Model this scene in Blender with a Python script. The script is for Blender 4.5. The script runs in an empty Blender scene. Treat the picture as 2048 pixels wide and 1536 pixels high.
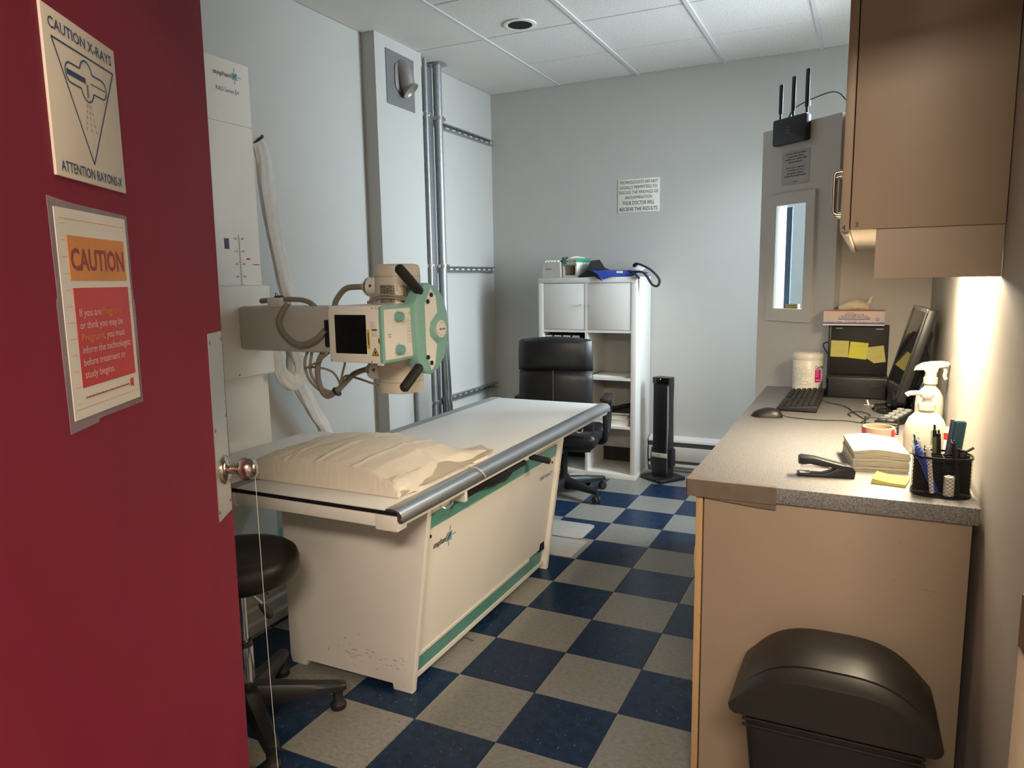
import bpy, bmesh, math, random
from mathutils import Vector, Matrix, noise
random.seed(7)
SC = bpy.context.scene
COL = SC.collection
PI = math.pi
T = 0.3048

# ------------------------------------------------------------------ camera
def make_camera():
    yaw, pitch, roll = -0.4487, -0.1437, -0.0162
    cy, sy, cp, sp, cr, sr = math.cos(yaw), math.sin(yaw), math.cos(pitch), math.sin(pitch), math.cos(roll), math.sin(roll)
    fwd = Vector((sy * cp, cy * cp, sp)); right = Vector((cy, -sy, 0)); up = right.cross(fwd)
    r2 = cr * right + sr * up; u2 = -sr * right + cr * up
    cam = bpy.data.cameras.new('camera'); o = bpy.data.objects.new('camera', cam); COL.objects.link(o)
    cam.sensor_width = 36.0; cam.lens = 1450.48 / 2048 * 36.0; cam.clip_start = 0.02
    m = Matrix((( r2.x, u2.x, -fwd.x, 0.9807), (r2.y, u2.y, -fwd.y, -1.8751), (r2.z, u2.z, -fwd.z, 1.4526), (0, 0, 0, 1)))
    o.matrix_world = m
    SC.camera = o
make_camera()

# ------------------------------------------------------------------ world, lights, exposure
SC.view_settings.view_transform = 'Standard'
SC.view_settings.look = 'None'
SC.view_settings.gamma = 1.0
SC.view_settings.use_curve_mapping = False
SC.view_settings.exposure = 0.6
W = bpy.data.worlds.new('world'); SC.world = W; W.use_nodes = True
W.node_tree.nodes['Background'].inputs[0].default_value = (0.62, 0.78, 1.0, 1)
W.node_tree.nodes['Background'].inputs[1].default_value = 1.0

def area(name, loc, aim, sx, sy, power, col, shape='RECTANGLE', spread=PI):
    l = bpy.data.lights.new(name, 'AREA'); l.shape = shape; l.size = sx; l.size_y = sy
    l.energy = power; l.color = col; l.spread = spread
    o = bpy.data.objects.new(name, l); COL.objects.link(o); o.location = loc
    o.rotation_euler = (Vector(aim) - Vector(loc)).to_track_quat('-Z', 'Y').to_euler()
    return o
area('window_daylight', (2.05, 2.50, 2.10), (-1.7, 1.70, 1.35), 1.3, 1.9, 90.0, (0.77, 0.905, 1.0), spread=math.radians(115))
area('corridor_lamp_light', (1.2, -2.85, 2.52), (1.0, -2.4, 0.0), 1.1, 0.5, 78.0, (1.0, 0.84, 0.68))

# ------------------------------------------------------------------ materials
def mat(name, col, rough=0.5, metal=0.0, var=0.05, scale=18.0, bump=0.0, bscale=120.0, spec=0.5, col2=None, thr=None, emit=None, alpha=1.0, trans=0.0, stretch=None, ior=1.45):
    m = bpy.data.materials.new(name); m.use_nodes = True
    nt = m.node_tree; b = nt.nodes['Principled BSDF']
    b.inputs['Roughness'].default_value = rough; b.inputs['Metallic'].default_value = metal
    b.inputs['Specular IOR Level'].default_value = spec; b.inputs['IOR'].default_value = ior
    b.inputs['Alpha'].default_value = alpha; b.inputs['Transmission Weight'].default_value = trans
    tc = nt.nodes.new('ShaderNodeTexCoord'); n = nt.nodes.new('ShaderNodeTexNoise'); n.inputs['Scale'].default_value = scale; n.inputs['Detail'].default_value = 4
    src = tc.outputs['Object']
    if stretch:
        mp = nt.nodes.new('ShaderNodeMapping'); mp.inputs['Scale'].default_value = stretch; nt.links.new(src, mp.inputs[0]); src = mp.outputs[0]
    nt.links.new(src, n.inputs['Vector'])
    r = nt.nodes.new('ShaderNodeValToRGB')
    c = Vector(col)
    if col2 is None:
        a = c * (1 - var); d = c * (1 + var)
        r.color_ramp.elements[0].position = 0.3; r.color_ramp.elements[1].position = 0.7
    else:
        a = c; d = Vector(col2)
        lo, hi = thr if thr else (0.4, 0.6)
        r.color_ramp.elements[0].position = lo; r.color_ramp.elements[1].position = hi
    r.color_ramp.elements[0].color = (*a, 1); r.color_ramp.elements[1].color = (*[min(1, k) for k in d], 1)
    nt.links.new(n.outputs['Fac'], r.inputs[0]); nt.links.new(r.outputs[0], b.inputs['Base Color'])
    if bump:
        n2 = nt.nodes.new('ShaderNodeTexNoise'); n2.inputs['Scale'].default_value = bscale; n2.inputs['Detail'].default_value = 3
        nt.links.new(tc.outputs['Object'], n2.inputs['Vector'])
        bp = nt.nodes.new('ShaderNodeBump'); bp.inputs['Strength'].default_value = bump; bp.inputs['Distance'].default_value = 0.002
        nt.links.new(n2.outputs['Fac'], bp.inputs['Height']); nt.links.new(bp.outputs[0], b.inputs['Normal'])
    if emit:
        b.inputs['Emission Color'].default_value = (*emit[0], 1); b.inputs['Emission Strength'].default_value = emit[1]
    return m
MT = {}
def D(name, *a, **k): MT[name] = mat(name, *a, **k)
D('wall_paint', (0.505, 0.498, 0.465), 0.6, var=0.012, scale=6, bump=0.08, bscale=260)
D('wall_paint_cream', (0.66, 0.62, 0.56), 0.5, var=0.015, scale=5, bump=0.06, bscale=220)
D('wall_paint_right', (0.43, 0.395, 0.35), 0.55, var=0.03, scale=5, bump=0.1, bscale=180)
D('panel_paint', (0.62, 0.60, 0.57), 0.5, var=0.02, scale=8, bump=0.05, bscale=200)
D('ceiling_smooth', (0.74, 0.71, 0.66), 0.7, var=0.015, scale=5)
D('ceiling_tile', (0.56, 0.54, 0.51), 0.9, col2=(0.77, 0.745, 0.70), thr=(0.36, 0.52), scale=150, bump=0.5, bscale=190)
D('tbar', (0.62, 0.63, 0.62), 0.5, var=0.02)
D('joint_dark', (0.10, 0.095, 0.09), 0.8)
D('tile_grey', (0.20, 0.193, 0.17), 0.36, col2=(0.275, 0.263, 0.235), thr=(0.3, 0.7), scale=55, spec=0.3, bump=0.05, bscale=60, stretch=(1, 1.6, 1))
def tile_blue():
    m = mat('tile_blue', (0.007, 0.020, 0.050), 0.30, spec=0.22, col2=(0.013, 0.034, 0.078), thr=(0.35, 0.65), scale=26, bump=0.05, bscale=60)
    nt = m.node_tree; b = nt.nodes['Principled BSDF']; old = b.inputs['Base Color'].links[0].from_socket
    tc = nt.nodes.new('ShaderNodeTexCoord'); mp = nt.nodes.new('ShaderNodeMapping'); mp.inputs['Scale'].default_value = (1, 0.4, 1); mp.inputs['Rotation'].default_value = (0, 0, 0.5)
    n = nt.nodes.new('ShaderNodeTexNoise'); n.inputs['Scale'].default_value = 130; n.inputs['Detail'].default_value = 2
    nt.links.new(tc.outputs['Object'], mp.inputs[0]); nt.links.new(mp.outputs[0], n.inputs['Vector'])
    r = nt.nodes.new('ShaderNodeValToRGB'); r.color_ramp.elements[0].position = 0.665; r.color_ramp.elements[1].position = 0.74
    mx = nt.nodes.new('ShaderNodeMix'); mx.data_type = 'RGBA'; mx.inputs[7].default_value = (0.16, 0.22, 0.30, 1)
    nt.links.new(n.outputs['Fac'], r.inputs[0]); nt.links.new(r.outputs[0], mx.inputs[0]); nt.links.new(old, mx.inputs[6]); nt.links.new(mx.outputs[2], b.inputs['Base Color'])
    MT['tile_blue'] = m
tile_blue()
D('door_red', (0.265, 0.023, 0.053), 0.6, spec=0.16, var=0.05, scale=5, bump=0.12, bscale=420)
D('sign_cream', (0.80, 0.72, 0.60), 0.45, var=0.02)
D('sign_white', (0.82, 0.78, 0.70), 0.35, var=0.02)
D('print_blue', (0.03, 0.06, 0.16), 0.5)
D('print_black', (0.02, 0.02, 0.02), 0.5)
D('print_orange', (0.75, 0.27, 0.015), 0.35, var=0.08, scale=12)
D('print_red', (0.60, 0.025, 0.02), 0.35, var=0.1, scale=10)
D('print_maroon', (0.30, 0.02, 0.03), 0.4)
D('print_pale', (0.85, 0.66, 0.60), 0.4)
D('print_gold', (0.78, 0.30, 0.03), 0.4)
D('print_white', (0.85, 0.83, 0.8), 0.4)
D('print_grey', (0.25, 0.22, 0.2), 0.5)
D('laminate_film', (0.42, 0.30, 0.32), 0.16, var=0.1, alpha=0.55, spec=0.8)
D('steel_plate', (0.62, 0.62, 0.60), 0.36, metal=0.85, var=0.04, scale=8)
D('brushed_nickel', (0.62, 0.55, 0.47), 0.2, metal=1.0, var=0.05)
D('chrome', (0.78, 0.78, 0.78), 0.12, metal=1.0, var=0.03)
D('aluminium', (0.56, 0.57, 0.58), 0.38, metal=1.0, var=0.05, scale=10)
D('galvanised', (0.36, 0.37, 0.37), 0.48, metal=0.65, var=0.10, scale=40)
D('strut_steel', (0.36, 0.38, 0.39), 0.4, metal=0.85, var=0.1, scale=40)
D('grey_plate', (0.20, 0.205, 0.20), 0.5, metal=0.3, var=0.05)
D('cast_metal', (0.34, 0.31, 0.29), 0.45, metal=0.5, var=0.1)
D('table_white', (0.88, 0.84, 0.77), 0.36, var=0.015, scale=6)
D('table_top', (0.84, 0.83, 0.79), 0.42, var=0.012, scale=4)
D('table_grey', (0.30, 0.31, 0.31), 0.5, var=0.03)
D('teal_stripe', (0.12, 0.33, 0.285), 0.42, var=0.03)
D('teal_handle', (0.26, 0.50, 0.43), 0.36, var=0.03)
D('teal_knob', (0.20, 0.42, 0.40), 0.4, var=0.03)
D('machine_cream', (0.90, 0.86, 0.78), 0.4, var=0.015, scale=6)
D('machine_grey', (0.60, 0.57, 0.53), 0.42, var=0.015, scale=6)
D('tube_beige', (0.66, 0.60, 0.51), 0.35, var=0.02, scale=6)
D('label_silver', (0.55, 0.50, 0.42), 0.28, metal=0.7, var=0.15, scale=60)
D('black_plastic', (0.014, 0.014, 0.015), 0.4, var=0.1, bump=0.03, bscale=300)
D('black_gloss', (0.006, 0.006, 0.007), 0.07, var=0.1)
D('black_rubber', (0.016, 0.015, 0.014), 0.62, var=0.1)
D('black_leather', (0.012, 0.012, 0.013), 0.36, var=0.15, bump=0.16, bscale=240)
D('stool_vinyl', (0.018, 0.014, 0.012), 0.42, var=0.1, bump=0.04)
D('bin_plastic', (0.018, 0.015, 0.013), 0.40, spec=0.35, var=0.08, bump=0.06, bscale=420)
D('cable_grey', (0.27, 0.24, 0.20), 0.5, var=0.05)
D('cable_tan', (0.36, 0.32, 0.24), 0.5, var=0.05)
D('cable_white', (0.74, 0.73, 0.70), 0.5, var=0.03)
D('fabric_sleeve', (0.68, 0.645, 0.60), 0.85, var=0.06, scale=25, bump=0.25, bscale=40)
D('pillow_cover', (0.80, 0.72, 0.60), 0.46, var=0.03, scale=10, bump=0.22, bscale=85)
D('floor_patch', (0.40, 0.385, 0.36), 0.4, var=0.06, scale=30)
D('kallax_white', (0.74, 0.715, 0.67), 0.42, var=0.012, scale=6)
D('counter_laminate', (0.10, 0.096, 0.094), 0.42, col2=(0.27, 0.262, 0.255), thr=(0.34, 0.6), scale=330)
D('almond_laminate', (0.335, 0.255, 0.182), 0.42, var=0.02, scale=7, bump=0.03, bscale=300)
D('almond_inside', (0.74, 0.66, 0.56), 0.5, var=0.02)
D('wood_edge', (0.50, 0.32, 0.15), 0.5, var=0.12, scale=14, stretch=(1, 1, 0.15))
D('duct_tape', (0.17, 0.13, 0.10), 0.34, var=0.12, scale=30)
D('yellow_note', (0.60, 0.54, 0.16), 0.6, var=0.03)
D('yellow_bright', (0.72, 0.66, 0.07), 0.6, var=0.03)
D('paper_white', (0.80, 0.76, 0.68), 0.7, var=0.03)
D('towel_cream', (0.47, 0.43, 0.34), 0.85, var=0.04, scale=40, bump=0.2, bscale=160)
D('plastic_white', (0.82, 0.79, 0.72), 0.35, var=0.02)
D('plastic_translucent', (0.46, 0.43, 0.37), 0.3, var=0.02)
D('magenta_label', (0.72, 0.012, 0.22), 0.4)
D('glove_latex', (0.78, 0.68, 0.50), 0.6, var=0.05)
D('box_pink', (0.72, 0.57, 0.52), 0.5, var=0.03)
D('box_blue', (0.08, 0.14, 0.42), 0.5)
D('box_green', (0.03, 0.26, 0.15), 0.5)
D('box_grey', (0.46, 0.44, 0.40), 0.6)
D('box_red', (0.5, 0.03, 0.03), 0.5)
D('roll_peach', (0.42, 0.27, 0.215), 0.5, var=0.04)
D('cardboard', (0.40, 0.27, 0.15), 0.8, var=0.1)
D('apron_blue', (0.02, 0.05, 0.34), 0.6, var=0.1)
D('cloth_black', (0.008, 0.008, 0.01), 0.8, var=0.1)
D('cloth_white', (0.68, 0.68, 0.72), 0.8)
D('screen', (0.012, 0.012, 0.014), 0.06, var=0.1)
D('bezel_silver', (0.55, 0.52, 0.47), 0.35, metal=0.4, var=0.04)
D('pen_blue', (0.03, 0.08, 0.42), 0.35)
D('pen_green', (0.14, 0.17, 0.05), 0.35)
D('teal_dark', (0.03, 0.10, 0.13), 0.35)
D('purple_grey', (0.12, 0.09, 0.12), 0.4)
D('film_blue', (0.06, 0.13, 0.24), 0.3)
D('brass', (0.35, 0.27, 0.12), 0.4, metal=0.6)
D('glass', (0.80, 0.90, 0.95), 0.04, var=0.01, trans=0.92, ior=1.1)
D('mesh_black', (0.012, 0.012, 0.012), 0.45, metal=0.4, var=0.1)
D('strike_bronze', (0.20, 0.115, 0.075), 0.35, metal=0.7, var=0.15)
D('jamb_cream', (0.68, 0.54, 0.38), 0.5, var=0.03)
D('lamp_lens', (0.9, 0.9, 0.9), 0.4, emit=((0.78, 0.90, 1.0), 14.0))
D('lamp_lens_warm', (0.9, 0.9, 0.9), 0.4, emit=((1.0, 0.80, 0.52), 2.0))
D('lamp_lens_corridor', (0.9, 0.9, 0.9), 0.4, emit=((1.0, 0.76, 0.54), 4.0))
D('led_red', (0.4, 0.05, 0.03), 0.4, emit=((1.0, 0.15, 0.08), 6.0))
D('dark_void', (0.004, 0.004, 0.004), 0.9)
D('caution_yellow', (0.75, 0.50, 0.02), 0.5)

# ------------------------------------------------------------------ mesh helpers
def NB(): return bmesh.new()
def box(bm, x0, x1, y0, y1, z0, z1, r=0.0, seg=2, M=None):
    c = Matrix.Translation(((x0 + x1) / 2, (y0 + y1) / 2, (z0 + z1) / 2)) @ Matrix.Diagonal((x1 - x0, y1 - y0, z1 - z0, 1))
    res = bmesh.ops.create_cube(bm, size=1.0, matrix=c)
    vs = res['verts']
    if r > 0:
        es = list({e for v in vs for e in v.link_edges})
        rb = bmesh.ops.bevel(bm, geom=es, offset=r, segments=seg, profile=0.5, affect='EDGES', clamp_overlap=True)
        vs = list({v for f in rb['faces'] for v in f.verts} | {v for v in vs if v.is_valid})
    if M: bmesh.ops.transform(bm, matrix=M, verts=[v for v in vs if v.is_valid])
    return vs
def ring_loft(bm, rings, cap0=True, cap1=True, closed=True):
    vr = [[bm.verts.new(p) for p in ring] for ring in rings]
    n = len(vr[0])
    for a, b in zip(vr, vr[1:]):
        for i in range(n if closed else n - 1):
            j = (i + 1) % n
            try: bm.faces.new((a[i], a[j], b[j], b[i]))
            except ValueError: pass
    if cap0 and n > 2: bm.faces.new(list(reversed(vr[0])))
    if cap1 and n > 2: bm.faces.new(vr[-1])
    return [v for r in vr for v in r]
def lathe(bm, prof, seg=24, M=None, sx=1.0, sy=1.0):
    rings = [[Vector((r * sx * math.cos(2 * PI * i / seg), r * sy * math.sin(2 * PI * i / seg), z)) for i in range(seg)] for r, z in prof]
    vs = ring_loft(bm, rings)
    if M: bmesh.ops.transform(bm, matrix=M, verts=vs)
    return vs
def axis_m(p, d):
    return Matrix.Translation(Vector(p)) @ Vector(d).to_track_quat('Z', 'Y').to_matrix().to_4x4()
def cyl(bm, p0, p1, r, seg=16, r1=None, bev=0.0):
    p0 = Vector(p0); p1 = Vector(p1); L = (p1 - p0).length; r1 = r if r1 is None else r1
    if bev > 0: prof = [(r - bev, 0), (r, bev), (r1, L - bev), (r1 - bev, L)]
    else: prof = [(r, 0), (r1, L)]
    return lathe(bm, prof, seg, axis_m(p0, p1 - p0))
def spline(pts, n=6):
    pts = [Vector(p) for p in pts]
    if len(pts) < 3 or n <= 1: return pts
    out = []
    for i in range(len(pts) - 1):
        p0 = pts[max(i - 1, 0)]; p1 = pts[i]; p2 = pts[i + 1]; p3 = pts[min(i + 2, len(pts) - 1)]
        for k in range(n):
            t = k / n
            out.append(0.5 * ((2 * p1) + (-p0 + p2) * t + (2 * p0 - 5 * p1 + 4 * p2 - p3) * t * t + (-p0 + 3 * p1 - 3 * p2 + p3) * t ** 3))
    out.append(pts[-1]); return out
def tube(bm, pts, r, seg=8, n=6, rf=None, flat=1.0):
    P = spline(pts, n); rings = []; up = Vector((0.13, 0.21, 0.97)).normalized()
    for i, p in enumerate(P):
        d = (P[min(i + 1, len(P) - 1)] - P[max(i - 1, 0)])
        if d.length < 1e-9: d = Vector((0, 0, 1))
        d.normalize(); s = d.cross(up)
        if s.length < 0.05: s = d.cross(Vector((1, 0, 0)))
        s.normalize(); u = s.cross(d); up = u.copy()
        rr = rf(i / (len(P) - 1)) * r if rf else r
        rings.append([p + s * (rr * math.cos(2 * PI * k / seg)) + u * (rr * flat * math.sin(2 * PI * k / seg)) for k in range(seg)])
    return ring_loft(bm, rings)
def prism(bm, poly, a, b, axis='Y', r=0.0):
    # poly given in the two other axes, in order; extruded from a to b along axis
    def P(u, v, w): return {'X': (w, u, v), 'Y': (u, w, v), 'Z': (u, v, w)}[axis]
    va = [bm.verts.new(P(u, v, a)) for u, v in poly]; vb = [bm.verts.new(P(u, v, b)) for u, v in poly]
    f1 = bm.faces.new(va); f2 = bm.faces.new(list(reversed(vb)))
    for i in range(len(poly)):
        j = (i + 1) % len(poly); bm.faces.new((va[j], va[i], vb[i], vb[j]))
    bmesh.ops.recalc_face_normals(bm, faces=bm.faces)
    if r > 0:
        es = list(f1.edges) + list(f2.edges)
        bmesh.ops.bevel(bm, geom=es, offset=r, segments=2, profile=0.5, affect='EDGES', clamp_overlap=True)
    return va + vb
def rrect(x0, x1, y0, y1, r, n=4):
    out = []
    for cx, cy, a0 in ((x1 - r, y1 - r, 0), (x0 + r, y1 - r, 90), (x0 + r, y0 + r, 180), (x1 - r, y0 + r, 270)):
        for k in range(n + 1):
            a = math.radians(a0 + 90 * k / n); out.append((cx + r * math.cos(a), cy + r * math.sin(a)))
    return out
MATS = {}
def obj(name, bm, m, parent=None, smooth=False, world=False, label=None):
    me = bpy.data.meshes.new(name)
    bmesh.ops.recalc_face_normals(bm, faces=bm.faces)
    if world and parent is not None: bmesh.ops.transform(bm, matrix=MATS[parent.name].inverted(), verts=bm.verts)
    if smooth:
        for f in bm.faces: f.smooth = True
        for e in bm.edges:
            if len(e.link_faces) == 2 and e.calc_face_angle(0) > 0.7: e.smooth = False
    bm.to_mesh(me); bm.free()
    me.materials.append(MT[m])
    o = bpy.data.objects.new(name, me); COL.objects.link(o)
    if parent is not None:
        o.parent = parent; MATS[o.name] = MATS[parent.name]
    else: MATS[o.name] = Matrix.Identity(4)
    if label: o['label'] = label
    return o
def tag(o, label, cat, group=None):
    o['label'] = label; o['category'] = cat
    if group: o['group'] = group
    return o
def thing(name, label, cat, loc=(0, 0, 0), rz=0.0, group=None):
    o = bpy.data.objects.new(name, None); COL.objects.link(o); o.empty_display_size = 0.05
    o.location = loc; o.rotation_euler = (0, 0, rz)
    MATS[o.name] = Matrix.Translation(Vector(loc)) @ Matrix.Rotation(rz, 4, 'Z')
    return tag(o, label, cat, group)
def struct(name, bm, m, smooth=False):
    o = obj(name, bm, m, smooth=smooth); o['kind'] = 'structure'; return o
def bxo(name, m, parent, x0, x1, y0, y1, z0, z1, r=0.0, world=False, seg=2, label=None):
    b = NB(); box(b, x0, x1, y0, y1, z0, z1, r, seg); return obj(name, b, m, parent, smooth=r > 0, world=world, label=label)
def cylo(name, m, parent, p0, p1, r, seg=16, r1=None, bev=0.0, world=False, label=None):
    b = NB(); cyl(b, p0, p1, r, seg, r1, bev); return obj(name, b, m, parent, True, world, label)
def tubeo(name, m, parent, pts, r, seg=8, n=6, world=False, rf=None, flat=1.0, label=None):
    b = NB(); tube(b, pts, r, seg, n, rf, flat); return obj(name, b, m, parent, True, world, label)
def text(name, s, m, parent, x, z, h, y=0.0, align='CENTER', width=None, bold=0.0, M=None, space=1.0, world=False):
    # flat lettering in the parent's x-z plane, facing local -y; h = capital height; width squeezes the line
    cu = bpy.data.curves.new(name, 'FONT'); cu.body = s; cu.size = h / 0.70; cu.align_x = align; cu.align_y = 'BOTTOM_BASELINE'
    cu.offset = bold * h; cu.resolution_u = 2; cu.space_line = space
    to = bpy.data.objects.new(name, cu); me = bpy.data.meshes.new_from_object(to)
    bpy.data.objects.remove(to); bpy.data.curves.remove(cu)
    b = NB(); b.from_mesh(me); bpy.data.meshes.remove(me)
    if width and b.verts:
        xs = [v.co.x for v in b.verts]; w = max(xs) - min(xs)
        k = width / w if w > 0 else 1
        bmesh.ops.transform(b, matrix=Matrix.Diagonal((k, 1, 1, 1)), verts=b.verts)
    R = Matrix.Translation((x, y, z)) @ Matrix.Rotation(PI / 2, 4, 'X')
    if M: R = M @ R
    bmesh.ops.transform(b, matrix=R, verts=b.verts)
    return obj(name, b, m, parent, world=world)
def line2(bm, x0, z0, x1, z1, w, y, t=0.0004):
    d = Vector((x1 - x0, 0, z1 - z0)); L = d.length; d.normalize(); n = Vector((-d.z, 0, d.x)) * (w / 2)
    a = Vector((x0, 0, z0)); b = Vector((x1, 0, z1))
    vs = []
    for yy in (y, y + t): vs.append([bm.verts.new(p + Vector((0, yy, 0))) for p in (a - n, b - n, b + n, a + n)])
    bm.faces.new(vs[0]); bm.faces.new(list(reversed(vs[1])))
    for i in range(4): bm.faces.new((vs[0][i], vs[1][i], vs[1][(i + 1) % 4], vs[0][(i + 1) % 4]))

def fine_print(parent, m, x0, x1, zs, h, y, M=None, world=False, seed=1):
    # print too small to read: broken strokes
    rg = random.Random(seed); b = NB()
    for z in zs:
        x = x0
        while x < x1 - h:
            w = rg.uniform(1.2, 3.5) * h; line2(b, x, z, min(x1, x + w), z, h * 0.75, y); x += w + h * 0.8
    if M: bmesh.ops.transform(b, matrix=M, verts=b.verts)
    o = obj('fine_print', b, m, parent, world=world); o['kind'] = 'stuff'; return o

# ------------------------------------------------------------------ room shell
XL, XR, YB, H = -1.735, 1.26, 3.46, 2.89
b = NB(); box(b, -2.6, 3.3, -4.3, 4.4, -0.12, -0.004); floor = struct('floor', b, 'joint_dark')
def tile_mesh(m):
    b = NB(); g = 0.0009; box(b, g, T - g, g, T - g, -0.0035, 0.0, 0.0006, 1)
    me = bpy.data.meshes.new('floor_tile'); b.to_mesh(me); b.free(); me.materials.append(MT[m]); return me
TM = {'g': tile_mesh('tile_grey'), 'b': tile_mesh('tile_blue')}
for i in range(-6, 5):
    for j in range(-8, 12):
        k = 'b' if (i + j) % 2 == 0 else 'g'
        if j >= 10: k = 'g'
        o = bpy.data.objects.new('floor_tile', TM[k]); COL.objects.link(o); o.location = (i * T, j * T, random.uniform(-0.0004, 0.0)); o.parent = floor
        MATS[o.name] = Matrix.Identity(4)
b = NB(); prism(b, [(-0.435, 0.550), (-0.410, 0.557), (-0.372, 0.545), (-0.380, 0.538), (-0.41, 0.545)], 0.0001, 0.0009, 'Z'); obj('dark_scuff', b, 'joint_dark', floor)
def wall(name, m, *boxes):
    b = NB()
    for q in boxes: box(b, *q)
    return struct(name, b, m)
wall('wall_left', 'wall_paint', (XL - 0.1, XL, -1.72, YB + 0.1, 0, H + 0.15))
wall('wall_back', 'wall_paint', (XL, XR + 0.12, YB, YB + 0.1, 0, H + 0.15))
# right wall, with the booth's daylight window beyond the screen
wy0, wy1, wz0, wz1 = 2.02, 2.86, 1.12, 2.66
wall('wall_right', 'wall_paint_right', (XR, XR + 0.12, -0.72, wy0, 0, H + 0.15), (XR, XR + 0.12, wy1, YB, 0, H + 0.15), (XR, XR + 0.12, wy0, wy1, 0, wz0), (XR, XR + 0.12, wy0, wy1, wz1, H + 0.15))
b = NB()
for q in ((wy0, wy0 + 0.05, wz0, wz1), (wy1 - 0.05, wy1, wz0, wz1), (wy0, wy1, wz0, wz0 + 0.05), (wy0, wy1, wz1 - 0.05, wz1)): box(b, XR + 0.03, XR + 0.08, q[0], q[1], q[2], q[3])
win1 = struct('window_1', b, 'plastic_white')
wall('wall_pillar', 'wall_paint', (XL, -1.64, 1.80, 2.30, 0, H))
# wall behind the counter's end, beside the lead screen
wall('wall_booth', 'wall_paint_cream', (0.829, XR, 1.87, 1.95, 0, 2.172))
# front of the room and corridor
HX, HY = 0.193, -1.553
wall('wall_front', 'wall_paint', (XL, HX - 0.06, -1.72, -1.60, 0, H + 0.15))
b = NB(); box(b, 0.0, 1.35, -0.06, 0.06, 2.14, H + 0.15, M=Matrix.Translation((HX - 0.07, HY - 0.03, 0)) @ Matrix.Rotation(math.atan2(0.70, 1.0), 4, 'Z')); struct('wall_doorhead', b, 'wall_paint')
wall('wall_corridor_right', 'wall_paint_cream', (3.1, 3.2, -4.2, -0.8, 0, 2.75))
wall('wall_corridor_side', 'wall_paint_cream', (1.40, 3.1, -0.86, -0.72, 0, 3.04))
wall('wall_corridor_back', 'wall_paint_cream', (-2.4, 3.2, -4.2, -4.1, 0, 2.75))
wall('wall_corridor_left', 'wall_paint_cream', (-2.4, -2.3, -4.1, -1.6, 0, 2.75))
b = NB(); box(b, -2.3, 3.1, -4.1, -1.62, 2.62, 2.72); box(b, 0.2, 3.1, -1.62, -0.8, 2.62, 2.72)
struct('ceiling_corridor', b, 'ceiling_smooth')
# base boards
b = NB(); box(b, XL, -0.43, YB - 0.012, YB, 0, 0.145, 0.003); struct('baseboard_back', b, 'black_rubber')

# ceiling: slab, smooth border panels, textured panels and tee bars
b = NB(); box(b, XL - 0.1, XR + 0.12, -1.72, YB + 0.1, H + 0.03, H + 0.15); ceil = struct('ceiling', b, 'joint_dark')
BX = [-1.1555 + 0.6096 * k for k in range(4)]
YT = [2.862 - 0.6096 * k for k in range(8)]
ye = [YB] + YT
xe = [XL] + BX + [XR]
def panel_obj(nm, m, x0, x1, y0, y1, z0):
    b = NB(); g = 0.004; box(b, x0 + g, x1 - g, y0 + g, y1 - g, z0, z0 + 0.016, 0.002, 1); o = obj(nm, b, m, ceil)
for r in range(len(ye) - 1):
    for c in range(1, 5):
        panel_obj('ceiling_panel', 'ceiling_tile', xe[c] + 0.004, xe[c + 1] - 0.004, ye[r + 1], ye[r], H + 0.004)
for y0, y1 in ((2.2524, YB), (1.0332, 2.2524), (-0.186, 1.0332), (-1.6, -0.186)):
    panel_obj('border_panel', 'ceiling_smooth', XL, BX[0], y0, y1, H)
for k, x in enumerate(BX):
    bxo('tee_bar', 'tbar', ceil, x - 0.012, x + 0.012, -1.6, YB, H - (0.003 if k else 0.001), H + 0.012)

# ------------------------------------------------------------------ recessed lights
t = thing('recessed_light', 'round black recessed ceiling light with white trim ring, switched off', 'ceiling light', (-0.854, 2.117, H))
b = NB(); lathe(b, [(0.070, 0.0), (0.070, -0.004), (0.082, -0.006), (0.094, -0.003), (0.094, 0.003), (0.070, 0.003)], 40); obj('trim_ring', b, 'plastic_white', t, True)
b = NB(); lathe(b, [(0.070, -0.0035), (0.066, -0.002), (0.001, -0.001)], 40); obj('dark_opening', b, 'dark_void', t)
t = thing('booth_downlight', 'lit round ceiling downlight above the lead screen booth', 'ceiling light', (0.93, 2.45, H))
b = NB(); lathe(b, [(0.074, 0.0), (0.074, -0.004), (0.086, -0.006), (0.096, -0.003), (0.096, 0.003), (0.074, 0.003)], 40); obj('trim_ring', b, 'plastic_white', t, True)
b = NB(); lathe(b, [(0.074, -0.003), (0.001, -0.002)], 32); obj('lens', b, 'lamp_lens', t)
area('booth_downlight_light', (0.93, 2.45, H - 0.012), (0.93, 2.45, 0), 0.14, 0.14, 12.0, (0.80, 0.91, 1.0), 'DISK', math.radians(125))
t = thing('corridor_lamp', 'warm ceiling lamp in the corridor outside the door', 'ceiling light', (1.2, -2.85, 2.62))
bxo('lamp_body', 'plastic_white', t, -0.6, 0.6, -0.3, 0.3, -0.05, 0.0, 0.006)
bxo('diffuser', 'lamp_lens_corridor', t, -0.57, 0.57, -0.27, 0.27, -0.062, -0.048)

# ------------------------------------------------------------------ red door with its signs
da = math.atan2(0.855, -0.518)
door = struct('door_1', NB(), 'door_red')
bpy.data.objects.remove(door)
P0 = Vector((-0.325, -0.698, 0))
b = NB()
z1 = 2.10
prism(b, [(-1.0, 0.008), (0.016, 0.008), (0.078, z1), (-1.0, z1)], 0.0, 0.045, 'Y', 0.0)
door = obj('door_1', b, 'door_red'); door['kind'] = 'structure'
door.location = P0; door.rotation_euler = (0, 0, da); MATS[door.name] = Matrix.Translation(P0) @ Matrix.Rotation(da, 4, 'Z')
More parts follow.
